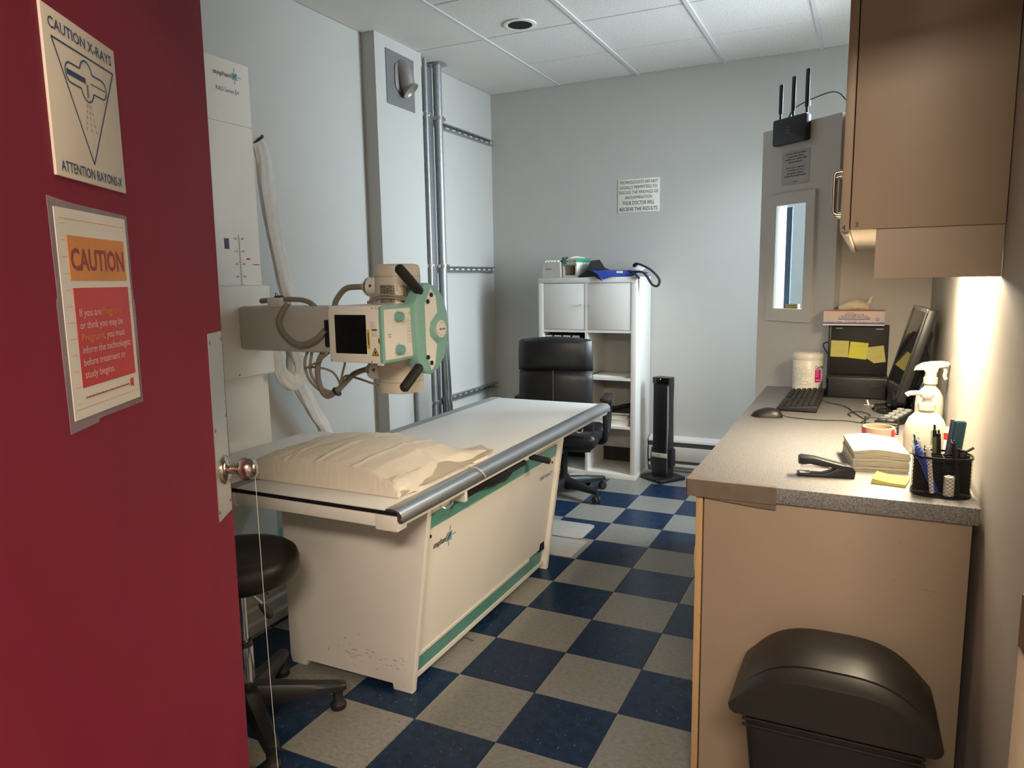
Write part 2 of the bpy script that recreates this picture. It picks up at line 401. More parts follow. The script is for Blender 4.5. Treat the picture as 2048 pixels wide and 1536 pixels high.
# steel plate and knob
pp = [(-0.066, 0.925), (0.030, 0.925), (0.046, 1.345), (-0.050, 1.345)]
b = NB(); prism(b, pp, -0.002, 0.0, 'Y'); plate = obj('push_plate', b, 'steel_plate', door)
for u, z in ((-0.044, 1.325), (0.036, 1.328), (-0.050, 1.130), (0.034, 1.150), (-0.060, 0.945), (0.022, 0.950)):
    b = NB(); lathe(b, [(0.0045, 0), (0.004, 0.001), (0.001, 0.0018)], 12, axis_m((u, -0.002, z), (0, -1, 0))); obj('screw', b, 'grey_plate', plate, True)
b = NB(); lathe(b, [(0.034, 0), (0.034, 0.003), (0.030, 0.008), (0.018, 0.011), (0.011, 0.013), (0.011, 0.026), (0.016, 0.030), (0.024, 0.038), (0.0275, 0.048), (0.027, 0.058), (0.022, 0.068), (0.012, 0.073), (0.001, 0.0735)], 32, axis_m((-0.004, -0.002, 1.03), (0, -1, 0)))
obj('door_knob', b, 'brushed_nickel', door, True)
def place(o):
    o.location = P0; o.rotation_euler = (0, 0, da)
    return o
def door_thing(name, label, cat):
    return thing(name, label, cat, P0, da)
# x-ray sign
t = door_thing('warning_sign', 'cream sign reading CAUTION X-RAYS over a blue triangle, on the red door', 'sign')
x0, x1, zb, zt = -0.633, -0.4165, 1.600, 1.8195
bxo('sign_board', 'sign_cream', t, x0, x1, -0.004, 0.0, zb, zt, 0.0008)
text('lettering', 'CAUTION X-RAYS', 'print_blue', t, (x0 + x1) / 2, zt - 0.027, 0.0145, -0.0046, width=0.188, bold=0.015)
text('lettering', 'ATTENTION RAYONS-X', 'print_blue', t, (x0 + x1) / 2, zb + 0.008, 0.0140, -0.0046, width=0.190, bold=0.015)
b = NB()
ax, az, bx_, bz, cx, cz = x0 + 0.020, zt - 0.038, x1 - 0.012, zt - 0.038, (x0 + x1) / 2 + 0.004, zb + 0.030
for q in ((ax, az, bx_, bz), (bx_, bz, cx, cz), (cx, cz, ax, az)): line2(b, *q, 0.0024, -0.0046)
obj('triangle_outline', b, 'print_blue', t)
b = NB(); ccx, ccz = (x0 + x1) / 2 + 0.004, zt - 0.073
def capsule(bm, cx, cz, hw, hh, w):
    pts = []
    for k in range(13): a = math.radians(-90 + 15 * k); pts.append((cx + hw - hh + hh * math.cos(a), cz + hh * math.sin(a)))
    for k in range(13): a = math.radians(90 + 15 * k); pts.append((cx - hw + hh + hh * math.cos(a), cz + hh * math.sin(a)))
    return pts
P = capsule(b, ccx, ccz, 0.062, 0.0135, 0)
for p, q in zip(P, P[1:] + P[:1]):
    if abs((p[0] + q[0]) / 2 - ccx) > 0.018 or abs(p[1] - q[1]) > 0.001: 
        if not (abs(p[0] - q[0]) > 0.05): line2(b, *p, *q, 0.0022, -0.0046)
for s in (-1, 1):
    for sg in (-1, 1): line2(b, ccx + sg * 0.019, ccz + s * 0.0135, ccx + sg * 0.0485, ccz + s * 0.0135, 0.0022, -0.0046)
    prev = None
    for k in range(9):
        a = math.radians(22 + 17 * k); q = (ccx + 0.0205 * math.cos(a), ccz + s * 0.0245 * math.sin(a) + s * 0.004)
        if prev: line2(b, *prev, *q, 0.0022, -0.0046)
        prev = q
line2(b, ccx - 0.058, ccz, ccx - 0.004, ccz, 0.0075, -0.0046); line2(b, ccx + 0.012, ccz, ccx + 0.058, ccz, 0.0014, -0.0046)
obj('tube_symbol', b, 'print_blue', t)
b = NB()
for dx in (-0.010, 0.001, 0.012):
    for k in range(5):
        f0, f1 = k * 0.2, k * 0.2 + 0.13
        line2(b, ccx + dx * (0.5 + f0), ccz - 0.032 - 0.042 * f0, ccx + dx * (0.5 + f1), ccz - 0.032 - 0.042 * f1, 0.0013, -0.0046)
line2(b, ccx + 0.000, ccz - 0.004, ccx + 0.000, ccz - 0.022, 0.006, -0.0046)
obj('ray_lines', b, 'print_grey', t)
# pregnancy poster
t = door_thing('caution_poster', 'laminated orange and red CAUTION poster about pregnancy, taped to the red door', 'poster')
X0, X1, Z0, Z1 = -0.648, -0.4285, 1.268, 1.558
b = NB()
prism(b, [(X0 - 0.012, Z0 - 0.016), (X0 + 0.07, Z0 - 0.014), (X0 + 0.072, Z0 - 0.009), (X1 + 0.012, Z0 - 0.010), (X1 + 0.014, Z0 + 0.16), (X1 + 0.010, Z0 + 0.165), (X1 + 0.011, Z1 + 0.006), (X0 + 0.05, Z1 + 0.009), (X0 - 0.012, Z1 + 0.013), (X0 - 0.010, Z0 + 0.17), (X0 - 0.014, Z0 + 0.165)], -0.0012, -0.0002, 'Y')
obj('clear_sleeve', b, 'laminate_film', t)
bxo('poster_sheet', 'sign_white', t, X0, X1, -0.0022, -0.0012, Z0, Z1)
bxo('orange_band', 'print_orange', t, X0 + 0.026, X1 - 0.014, -0.0027, -0.0022, Z1 - 0.098, Z1 - 0.036)
text('lettering', 'CAUTION', 'print_maroon', t, (X0 + X1) / 2 + 0.006, Z1 - 0.083, 0.030, -0.0031, width=0.168, bold=0.03)
bxo('red_block', 'print_red', t, X0 + 0.030, X1 - 0.012, -0.0027, -0.0022, Z0 + 0.042, Z1 - 0.108)
xx = X0 + 0.038
rows = [[('If you are ', 'print_pale'), ('Pregnant', 'print_gold')], [('or think you may be', 'print_pale')], [('Pregnant', 'print_gold'), (', you must', 'print_pale')], [('inform the technologist', 'print_pale')], [('before treatment or', 'print_pale')], [('study begins.', 'print_pale')]]
widths = [[0.067, 0.062], [0.137], [0.070, 0.070], [0.158], [0.136], [0.094]]
for k, (row, ws) in enumerate(zip(rows, widths)):
    x = xx
    for (s, m), w in zip(row, ws):
        text('lettering', s, m, t, x, Z1 - 0.148 - 0.0175 * k, 0.0108, -0.0031, align='LEFT', width=w); x += w + (0.004 if k == 0 else 0.001)
fine_print(t, 'print_maroon', X0 + 0.036, X1 - 0.040, (Z0 + 0.0275,), 0.0026, -0.0031)
b = NB(); prism(b, [(X1 - 0.034, Z0 + 0.034), (X1 - 0.022, Z0 + 0.036), (X1 - 0.022, Z0 + 0.020), (X1 - 0.027, Z0 + 0.024), (X1 - 0.034, Z0 + 0.022)], -0.0027, -0.0022, 'Y'); obj('emblem', b, 'print_red', t)
b = NB()
for k in range(12):
    z = Z0 + 0.022 + 0.0225 * k
    line2(b, X0 + 0.010, z, X0 + 0.024, z, 0.0006, -0.0026); line2(b, X1 - 0.010, z, X1 - 0.003, z, 0.0006, -0.0026)
line2(b, X0 + 0.01, Z1 - 0.014, X1 - 0.008, Z1 - 0.014, 0.0006, -0.0026); line2(b, X0 + 0.006, Z0 + 0.014, X1 - 0.01, Z0 + 0.014, 0.0006, -0.0026)
obj('ruled_lines', b, 'print_gold', t)['kind'] = 'stuff'
# string on the knob
s = tubeo('string', 'paper_white', None, [(-0.262, -0.668, 1.008), (-0.262, -0.667, 0.8), (-0.258, -0.668, 0.5), (-0.252, -0.667, 0.2), (-0.250, -0.665, 0.02)], 0.0006, 6)
tag(s, 'thin pale string hanging from the round door knob', 'string')
# door frame on the right of the doorway
b = NB(); box(b, -0.03, 0.12, -0.07, 0.03, 0, 2.14, 0.004, M=Matrix.Translation((1.233, -0.765, 0)) @ Matrix.Rotation(math.radians(25), 4, 'Z')); trim1 = struct('trim_1', b, 'jamb_cream', True)
b = NB(); prism(b, [(-0.068, 0.905), (0.002, 0.905), (0.002, 0.94), (0.016, 0.95), (0.016, 1.035), (-0.068, 1.045)], -0.034, -0.030, 'X', 0.001); box(b, -0.039, -0.032, 0.004, 0.018, 0.955, 1.03, 0.002); bmesh.ops.transform(b, matrix=Matrix.Translation((1.233, -0.765, 0)) @ Matrix.Rotation(math.radians(25), 4, 'Z'), verts=b.verts)
obj('strike_plate', b, 'strike_bronze', trim1)

# ------------------------------------------------------------------ x-ray stand
def frameX(x, y):     # matrix for lettering on a face looking towards +x: local x -> +y
    return Matrix.Translation((x, y, 0)) @ Matrix.Rotation(PI / 2, 4, 'Z')
def logo(parent, x, y, z, h, M, wscale=1.0):
    text('lettering', 'stephani', 'print_black', parent, 0, z, h, -0.0006, align='LEFT', width=h * 4.3 * wscale, bold=0.02, M=M, world=True)
    b = NB(); k = h * 4.5 * wscale
    s = h * 1.5
    for q in ((k, z + h * 0.5, k + s, z + h * 0.5, s),): line2(b, *q, -0.0008)
    bmesh.ops.transform(b, matrix=M, verts=b.verts); obj('logo_square', b, 'teal_knob', parent, world=True)
    b = NB(); cx = k + s * 0.5; cz = z + h * 0.5
    line2(b, cx, cz + s * 0.6, cx, cz + s * 1.2, s * 0.07, -0.0012); line2(b, cx, cz - s * 0.6, cx, cz - s * 1.1, s * 0.07, -0.0012); line2(b, cx + s * 0.6, cz, cx + s * 1.3, cz, s * 0.07, -0.0012)
    line2(b, cx - s * 0.3, cz - s * 0.2, cx + s * 0.3, cz + s * 0.3, s * 0.22, -0.0012)
    bmesh.ops.transform(b, matrix=M, verts=b.verts); obj('logo_mark', b, 'teal_dark', parent, world=True)

t = thing('floor_rail', 'long white stepped floor rail beside the x-ray table', 'rail', (-1.37, 0.4, 0))
b = NB(); prism(b, [(-1.50, 0.0), (-1.24, 0.0), (-1.24, 0.040), (-1.250, 0.050), (-1.250, 0.095), (-1.262, 0.105), (-1.50, 0.105)], -0.75, 1.62, 'Y', 0.002)
obj('rail_body', b, 'machine_cream', t, world=True)
bxo('rail_cover', 'machine_cream', t, -1.50, -1.268, -0.75, 1.62, 0.105, 0.155, 0.004, True)
for y in (-0.4, 0.33, 1.1): cylo('bolt', 'grey_plate', t, (-1.2685, y, 0.13), (-1.2655, y, 0.13), 0.005, 10, world=True)

st = thing('x_ray_tube_stand', 'cream x-ray tube stand with tall column, grey arm and teal handled tube head', 'x-ray machine', (-1.5, 0.48, 0.155))
b = NB(); box(b, -1.62, -1.275, 0.10, 0.86, 0.155, 0.172, 0.003); box(b, -1.62, -1.30, 0.12, 0.84, 0.172, 0.225, 0.01); obj('base_cover', b, 'teal_stripe', st, True, True)
col = bxo('column', 'machine_cream', st, -1.62, -1.485, 0.33, 0.642, 0.17, 2.39, 0.006, True)
bxo('seam', 'print_grey', col, -1.486, -1.4846, 0.334, 0.638, 2.128, 2.1295, 0, True)
Mc = frameX(-1.485, 0.455); Mt = frameX(-1.485, 0.425)
logo(col, 0, 0, 2.318, 0.019, Mt @ Matrix.Translation((0.015, 0, 0)), 1.2)
text('lettering', 'RAD Series E+', 'print_black', col, 0.025, 2.255, 0.018, -0.0006, align='LEFT', width=0.125, M=Mt, world=True)
b = NB(); rz0 = 1.446; yy = 0.065
line2(b, yy, rz0, yy, 1.665, 0.0016, -0.0006)
for k in range(22): line2(b, yy - (0.006 if k % 5 else 0.010), rz0 + 0.003 + 0.0096 * k, yy + (0.006 if k % 5 else 0.010), rz0 + 0.003 + 0.0096 * k, 0.0014, -0.0006)
bmesh.ops.transform(b, matrix=Mc, verts=b.verts); obj('height_scale', b, 'print_black', col, world=True)
for k, (s1, s2) in enumerate((('105', '42"'), ('110', '44"'), ('115', '46"'), ('120', '48"'))):
    z = 1.478 + 0.0545 * k
    text('lettering', s1, 'print_black', col, yy - 0.012, z, 0.009, -0.0006, align='RIGHT', M=Mc, world=True, bold=0.02); text('lettering', s2, 'print_black', col, yy + 0.012, z, 0.009, -0.0006, align='LEFT', M=Mc, world=True, bold=0.02)
fine_print(col, 'print_black', yy + 0.072, yy + 0.112, (1.535,), 0.005, -0.0006, Mc, True)
bxo('marker', 'black_plastic', col, -1.485, -1.4845, 0.437, 0.464, 1.60, 1.645, 0, True)
bxo('marker', 'print_red', col, -1.485, -1.4843, 0.556, 0.578, 1.556, 1.563, 0, True)
car = bxo('carriage', 'machine_cream', st, -1.60, -1.395, 0.285, 0.598, 1.05, 1.445, 0.012, True)
cylo('screw', 'black_plastic', car, (-1.395, 0.385, 1.066), (-1.393, 0.385, 1.066), 0.003, 8, world=True)
bxo('arm', 'machine_grey', st, -1.395, -0.70, 0.40, 0.545, 1.172, 1.357, 0.014, True, 3)
bxo('arm_end', 'black_plastic', st, -0.75, -0.70, 0.34, 0.41, 1.205, 1.30, 0.004, True)
bxo('arm_end', 'black_plastic', st, -0.925, -0.90, 0.383, 0.41, 1.20, 1.305, 0.003, True)
# collimator
colm = bxo('collimator', 'machine_cream', st, -0.712, -0.492, 0.155, 0.352, 1.172, 1.369, 0.004, True)
bxo('window', 'black_gloss', colm, -0.683, -0.549, 0.1535, 0.1555, 1.204, 1.339, 0.001, True)
b = NB(); box(b, -0.6165, -0.6155, 0.1530, 0.1536, 1.206, 1.337); box(b, -0.681, -0.551, 0.1530, 0.1536, 1.271, 1.272); obj('crosshair', b, 'dark_void', colm, world=True)
bxo('switch', 'plastic_white', colm, -0.526, -0.508, 0.150, 0.155, 1.29, 1.318, 0.001, True); bxo('switch', 'plastic_white', colm, -0.522, -0.502, 0.150, 0.155, 1.268, 1.286, 0.001, True)
bxo('switch_gap', 'black_plastic', colm, -0.524, -0.504, 0.1515, 0.1552, 1.2855, 1.2905, 0, True)
bxo('warning_label', 'caution_yellow', colm, -0.546, -0.535, 0.1543, 0.1552, 1.222, 1.288, 0, True); bxo('warning_label', 'caution_yellow', colm, -0.501, -0.492, 0.1543, 0.1552, 1.240, 1.262, 0, True)
b = NB(); prism(b, [(-0.527, 1.200), (-0.501, 1.200), (-0.514, 1.226)], 0.1543, 0.1552, 'Y'); obj('laser_triangle', b, 'caution_yellow', colm, world=True)
b = NB()
for q in ((-0.527, 1.200, -0.501, 1.200), (-0.501, 1.200, -0.514, 1.226), (-0.514, 1.226, -0.527, 1.200)): line2(b, *q, 0.0022, 0.1538)
line2(b, -0.5405, 1.236, -0.5405, 1.278, 0.003, 0.1538); line2(b, -0.514, 1.204, -0.514, 1.214, 0.005, 0.1538); line2(b, -0.4965, 1.245, -0.4965, 1.257, 0.0035, 0.1538)
obj('label_print', b, 'print_black', colm, world=True)
for x, z in ((-0.707, 1.362), (-0.52, 1.362), (-0.704, 1.179), (-0.53, 1.178)): cylo('screw', 'print_grey', colm, (x, 0.1535, z), (x, 0.156, z), 0.0028, 8, world=True)
bxo('bracket', 'plastic_white', colm, -0.510, -0.488, 0.152, 0.165, 1.358, 1.372, 0.001, True); bxo('bracket', 'plastic_white', colm, -0.506, -0.486, 0.152, 0.165, 1.166, 1.178, 0.001, True)
# control panel
b = NB(); prism(b, rrect(0.150, 0.364, 1.173, 1.369, 0.006), -0.493, -0.478, 'X', 0.003); pan = obj('control_panel', b, 'teal_handle', st, True, True)
b = NB(); prism(b, rrect(0.161, 0.346, 1.184, 1.357, 0.004), -0.479, -0.4765, 'X'); obj('panel_face', b, 'machine_cream', pan, world=True)
for z in (1.329, 1.214):
    k = cylo('dial_knob', 'teal_knob', pan, (-0.4765, 0.238, z), (-0.455, 0.238, z), 0.0185, 24, 0.017, 0.002, True)
    b = NB()
    for q in range(13):
        a = math.radians(-150 + 20 * q); line2(b, 0.021 * math.cos(a), z + 0.021 * math.sin(a), 0.025 * math.cos(a), z + 0.025 * math.sin(a), 0.0009, -0.0004)
    bmesh.ops.transform(b, matrix=frameX(-0.4765, 0.238), verts=b.verts); obj('dial_marks', b, 'print_black', pan, world=True)
b = NB()
for r in range(7):
    for c in range(5): line2(b, c * 0.0072, 1.235 + 0.0125 * r, c * 0.0072 + 0.0045, 1.235 + 0.0125 * r, 0.0018, -0.0004)
    line2(b, 0, 1.2405 + 0.0125 * r, 0.034, 1.2405 + 0.0125 * r, 0.0006, -0.0004)
line2(b, 0.006, 1.338, 0.022, 1.345, 0.001, -0.0004); line2(b, 0.022, 1.345, 0.017, 1.333, 0.001, -0.0004); line2(b, 0.017, 1.333, 0.006, 1.338, 0.001, -0.0004)
for dx, dz in ((-0.118, 1.262), (-0.108, 1.262), (-0.118, 1.27), (-0.108, 1.27)): line2(b, dx, dz, dx + 0.006, dz, 0.004, -0.0004)
bmesh.ops.transform(b, matrix=frameX(-0.4765, 0.298), verts=b.verts); obj('exposure_table', b, 'print_grey', pan, world=True)['kind'] = 'stuff'
# handle
HO = [(0.318, 1.375), (0.352, 1.413), (0.387, 1.439), (0.422, 1.444), (0.475, 1.431), (0.518, 1.394), (0.547, 1.335), (0.556, 1.275), (0.546, 1.212), (0.514, 1.156), (0.475, 1.121), (0.428, 1.105), (0.384, 1.113), (0.348, 1.138), (0.330, 1.170)]
b = NB(); prism(b, HO, -0.505, -0.455, 'X', 0.012); hd = obj('handle', b, 'teal_handle', st, True, True)
b = NB(); prism(b, [(0.384, 1.365), (0.427, 1.424), (0.460, 1.391), (0.466, 1.334), (0.418, 1.300), (0.407, 1.272), (0.412, 1.248), (0.459, 1.215), (0.441, 1.140), (0.417, 1.121), (0.386, 1.184)], -0.456, -0.4535, 'X'); obj('handle_plate', b, 'machine_cream', hd, world=True)
b = NB(); lathe(b, [(0.048, 0), (0.047, 0.006), (0.040, 0.010), (0.035, 0.010)], 32, axis_m((-0.457, 0.478, 1.271), (1, 0, 0))); obj('dial_ring', b, 'teal_handle', hd, True, True)
cylo('angle_dial', 'plastic_white', hd, (-0.457, 0.478, 1.271), (-0.440, 0.478, 1.271), 0.034, 28, 0.033, 0.002, True)
b = NB()
for q in range(12):
    a = math.radians(30 * q); line2(b, 0.023 * math.cos(a), 1.271 + 0.023 * math.sin(a), 0.028 * math.cos(a), 1.271 + 0.028 * math.sin(a), 0.002, -0.0004)
line2(b, -0.017, 1.271, 0.017, 1.271, 0.003, -0.0004); line2(b, 0.010, 1.276, 0.018, 1.271, 0.002, -0.0004); line2(b, 0.010, 1.266, 0.018, 1.271, 0.002, -0.0004); line2(b, -0.010, 1.276, -0.018, 1.271, 0.002, -0.0004); line2(b, -0.010, 1.266, -0.018, 1.271, 0.002, -0.0004)
bmesh.ops.transform(b, matrix=frameX(-0.440, 0.478), verts=b.verts); obj('dial_print', b, 'print_black', hd, world=True)
for y, z in ((0.425, 1.400), (0.400, 1.376), (0.391, 1.172), (0.414, 1.149)): cylo('push_button', 'black_plastic', hd, (-0.455, y, z), (-0.447, y, z), 0.0085, 14, bev=0.002, world=True)
for ya, za, yb, zb_ in ((0.372, 1.410, 0.238, 1.499), (0.355, 1.143, 0.241, 1.073)):
    g = NB(); d = Vector((0, yb - ya, zb_ - za)); L = d.length
    lathe(g, [(0.012, 0), (0.0175, 0.008), (0.0185, L * 0.5), (0.018, L - 0.008), (0.012, L)], 20, axis_m((-0.465, ya, za), d)); obj('grip', g, 'black_rubber', hd, True, True)
# tube housing
b = NB(); lathe(b, [(0.066, 1.030), (0.080, 1.034), (0.084, 1.044), (0.085, 1.075), (0.086, 1.077), (0.086, 1.468), (0.085, 1.470), (0.084, 1.500), (0.079, 1.511), (0.066, 1.515)], 40, Matrix.Translation((-0.602, 0.432, 0))); tb = obj('tube_housing', b, 'tube_beige', st, True, True)
b = NB()
for z in (1.0755, 1.4695): lathe(b, [(0.0865, z - 0.0007), (0.0865, z + 0.0007), (0.08, z + 0.0007), (0.08, z - 0.0007)], 40, Matrix.Translation((-0.602, 0.432, 0)))
obj('seam', b, 'print_grey', tb, True, True)
b = NB()
ang = [math.radians(-105 + 8 * k) for k in range(15)]
vb = [[b.verts.new((-0.602 + 0.0872 * math.cos(a), 0.432 + 0.0872 * math.sin(a), z)) for a in ang] for z in (1.372, 1.438)]
for k in range(14): b.faces.new((vb[0][k], vb[0][k + 1], vb[1][k + 1], vb[1][k]))
lab = obj('rating_label', b, 'label_silver', tb, True, True)
b = NB()
for r in range(9):
    for k in range(12):
        if random.random() < 0.72:
            a0 = math.radians(-100 + 8 * k); a1 = a0 + math.radians(5); z = 1.378 + 0.0065 * r
            q = [b.verts.new((-0.602 + 0.0875 * math.cos(a), 0.432 + 0.0875 * math.sin(a), zz)) for a, zz in ((a0, z), (a1, z), (a1, z + 0.002), (a0, z + 0.002))]
            b.faces.new(q)
obj('label_print', b, 'print_black', lab, world=True)
for z in (1.432, 1.110):
    b = NB(); lathe(b, [(0.034, 0), (0.034, 0.060), (0.031, 0.062)], 24, axis_m((-0.675, 0.432, z), (-1, 0, 0))); hn = obj('cable_socket', b, 'machine_cream', tb, True, True)
    b = NB(); lathe(b, [(0.036, 0), (0.037, 0.002), (0.037, 0.008), (0.036, 0.010)], 24, axis_m((-0.728, 0.432, z), (-1, 0, 0))); obj('socket_ring', b, 'chrome', hn, True, True)
    b = NB(); lathe(b, [(0.034, 0), (0.030, 0.006), (0.017, 0.012), (0.016, 0.022), (0.011, 0.026)], 20, axis_m((-0.738, 0.432, z), (-1, 0, 0))); obj('socket_nut', b, 'machine_grey', hn, True, True)
    cylo('badge', 'purple_grey', hn, (-0.705, 0.399, z + 0.004), (-0.705, 0.3965, z + 0.004), 0.006, 12, world=True)
# cables of the stand
K = 0.43
for pts, r, m, nm in (
    ([(-0.91, 0.45, 1.33), (-0.903, K, 1.361), (-0.885, K, 1.393), (-0.839, K, 1.428), (-0.757, K, 1.432)], 0.0115, 'cable_grey', 'hose'),
    ([(-1.128, 0.41, 1.368), (-1.147, 0.375, 1.304), (-1.124, 0.37, 1.252), (-1.067, 0.37, 1.212), (-1.015, 0.37, 1.209), (-0.955, 0.37, 1.23), (-0.918, 0.38, 1.265)], 0.0115, 'cable_grey', 'hose'),
    ([(-1.290, K, 1.378), (-1.199, K, 1.384), (-1.104, 0.45, 1.383), (-1.05, 0.45, 1.372), (-1.019, 0.45, 1.352)], 0.0105, 'cable_grey', 'hose'),
    ([(-0.982, 0.45, 1.18), (-1.005, K, 1.121), (-1.004, K, 1.043), (-0.968, K, 0.992), (-0.908, K, 1.022), (-0.828, K, 1.087), (-0.765, K, 1.110)], 0.0115, 'cable_grey', 'hose'),
    ([(-1.068, 0.45, 1.18), (-1.075, K, 1.119), (-1.05, K, 1.051), (-0.98, K, 1.006), (-0.915, K, 1.014)], 0.006, 'cable_tan', 'cable'),
    ([(-1.048, 0.45, 1.18), (-1.047, K, 1.094), (-1.011, K, 1.037), (-0.95, K, 1.012), (-0.905, K, 1.030)], 0.006, 'cable_tan', 'cable'),
    ([(-1.066, 0.42, 1.108), (-1.04, 0.41, 1.111), (-0.972, 0.40, 1.141), (-0.905, 0.38, 1.175), (-0.86, 0.33, 1.19)], 0.0045, 'cable_tan', 'cable'),
    ([(-1.066, 0.44, 1.106), (-1.0, 0.44, 1.106), (-0.936, 0.44, 1.088), (-0.897, 0.43, 1.043), (-0.905, 0.43, 1.02)], 0.0045, 'cable_tan', 'cable'),
    ([(-0.80, 0.34, 1.185), (-0.811, 0.36, 1.145), (-0.845, 0.39, 1.11), (-0.885, 0.42, 1.06), (-0.90, 0.43, 1.03)], 0.0045, 'cable_tan', 'cable'),
    ([(-0.895, K, 1.035), (-0.86, 0.42, 1.081), (-0.785, 0.41, 1.074), (-0.725, 0.42, 1.056), (-0.68, K, 1.048)], 0.0045, 'cable_tan', 'cable'),
    ([(-0.69, 0.36, 1.372), (-0.62, 0.335, 1.392), (-0.56, 0.335, 1.392), (-0.50, 0.37, 1.380)], 0.004, 'cable_tan', 'cable'),
    ([(-0.69, 0.36, 1.376), (-0.61, 0.325, 1.402), (-0.55, 0.33, 1.400), (-0.50, 0.37, 1.386)], 0.0035, 'cable_tan', 'cable')):
    tubeo(nm, m, st, pts, r, 10, 6, True)
bxo('cable_clamp', 'plastic_white', st, -1.235, -1.165, 0.405, 0.455, 1.355, 1.392, 0.004, True)
b = NB()
for dx, tl in ((0, 0.2), (0.012, -0.15), (-0.012, 0.1)): lathe(b, [(0.0185, 0), (0.020, 0.0008), (0.020, 0.003), (0.0185, 0.004)], 18, axis_m((-1.192 + dx, 0.432, 1.382), (1, tl, 0.3)))
tube(b, [(-1.20, 0.42, 1.398), (-1.19, 0.41, 1.412), (-1.175, 0.41, 1.404)], 0.0015, 5, 4)
obj('zip_tie', b, 'black_plastic', st, True, True)
b = NB(); lathe(b, [(0.020, 0), (0.0215, 0.001), (0.0215, 0.004), (0.020, 0.005)], 18, axis_m((-0.917, K, 1.012), (0.5, 0, 0.4))); obj('zip_tie', b, 'black_plastic', st, True, True)

# fabric cable sleeve on the wall side of the column
def sleeve(bm, pts, r, n=10, seg=28, flat=0.55, taper=None):
    P = spline(pts, n); rings = []; up = Vector((1, 0.1, 0.1)).normalized()
    for i, p in enumerate(P):
        fr = i / (len(P) - 1); d = (P[min(i + 1, len(P) - 1)] - P[max(i - 1, 0)]).normalized(); s_ = d.cross(up).normalized(); u_ = s_.cross(d)
        rr = r * (taper(fr) if taper else 1.0) * (1 + 0.05 * math.sin(fr * 17) + 0.05 * noise.noise((fr * 9, 2, r * 50)))
        ring = []
        for k in range(seg):
            a = 2 * PI * k / seg; f_ = 1 + 0.10 * math.sin(3 * a + 1.5 * math.sin(fr * 6)) + 0.07 * math.sin(7 * a + fr * 9) + 0.10 * noise.noise((a * 1.2, fr * 12, 1))
            ring.append(p + s_ * (rr * f_ * math.cos(a)) + u_ * (rr * flat * f_ * math.sin(a)))
        rings.append(ring)
    return ring_loft(bm, rings)
t = thing('cable_sleeve', 'wrinkled off-white fabric cable sleeve drooping from the column behind the x-ray arm', 'cable sleeve', (-1.6, 0.9, 0.45))
P1 = [(-1.60, 0.66, 2.105), (-1.60, 0.735, 2.135), (-1.60, 0.788, 2.105), (-1.60, 0.815, 2.03), (-1.60, 0.826, 1.892), (-1.60, 0.860, 1.683), (-1.59, 0.895, 1.466), (-1.58, 0.932, 1.34), (-1.56, 0.93, 1.20), (-1.53, 0.86, 1.10)]
b = NB(); sleeve(b, P1, 0.044, taper=lambda f: 0.72 + 0.40 * min(1, f * 2.2)); obj('upper_sleeve', b, 'fabric_sleeve', t, True, True)
P2 = [(-1.47, 0.66, 1.20), (-1.45, 0.672, 1.10), (-1.45, 0.69, 1.035), (-1.45, 0.745, 0.985), (-1.45, 0.80, 1.00), (-1.45, 0.818, 1.06), (-1.46, 0.80, 1.14), (-1.48, 0.79, 1.20)]
b = NB(); sleeve(b, P2, 0.038); obj('sleeve_loop', b, 'fabric_sleeve', t, True, True)
P3 = [(-1.56, 0.90, 1.16), (-1.60, 0.93, 1.02), (-1.60, 0.968, 0.932), (-1.60, 1.025, 0.846), (-1.60, 1.083, 0.756), (-1.60, 1.148, 0.662), (-1.60, 1.20, 0.52), (-1.60, 1.23, 0.36)]
b = NB(); sleeve(b, P3, 0.042); obj('lower_sleeve', b, 'fabric_sleeve', t, True, True)
b = NB(); lathe(b, [(0.037, 0), (0.040, 0.001), (0.040, 0.005), (0.037, 0.006)], 18, axis_m((-1.60, 0.775, 2.118), (0, 0.6, -0.8))); obj('zip_tie', b, 'black_plastic', t, True, True)

# ------------------------------------------------------------------ x-ray table
tb_ = thing('x_ray_table', 'white x-ray examination table with teal stripes and an aluminium side rail', 'examination table', (-0.65, 0.74, 0))
YN, YF, ZT = 0.117, 1.364, 0.76
def endplate(y0, y1):
    b = NB(); prism(b, [(-0.949, 0.03), (-0.949, 0.70), (-0.298, 0.70), (-0.392, 0.0), (-0.470, 0.0), (-0.475, 0.022), (-0.87, 0.022), (-0.875, 0.0), (-0.94, 0.0)], y0, y1, 'Y', 0.003); return b
ep = obj('end_panel', endplate(YN, YN + 0.03), 'table_white', tb_, True, True)
obj('end_panel', endplate(YF - 0.03, YF), 'table_white', tb_, True, True)
b = NB()
rr_ = random.Random(3)
for k in range(46):
    x = rr_.uniform(-0.80, -0.42); z = 0.06 + (x + 0.42) * -0.02 + rr_.gauss(0.045, 0.022); w = rr_.uniform(0.004, 0.018)
    if x > -0.7 or rr_.random() < 0.5: line2(b, x, z, x + w, z - w * 0.15, rr_.uniform(0.0007, 0.0022), YN - 0.0005)
obj('scuff_marks', b, 'print_grey', ep, world=True)
def sl(z): return -0.405 + 0.14 * z
def slab(z0, z1, t0, t1, y0=YN + 0.03, y1=YF - 0.03):
    b = NB(); prism(b, [(sl(z0) - t1, z0), (sl(z0) + t0, z0), (sl(z1) + t0, z1), (sl(z1) - t1, z1)], y0, y1, 'Y', 0.0015); return b
fp = obj('front_panel', slab(0.128, 0.592, -0.008, 0.03), 'table_white', tb_, True, True)
obj('upper_stripe', slab(0.598, 0.652, -0.010, 0.03), 'teal_stripe', tb_, True, True)
obj('lower_stripe', slab(0.052, 0.112, -0.008, 0.03, YN + 0.03, 1.30), 'teal_stripe', tb_, True, True)
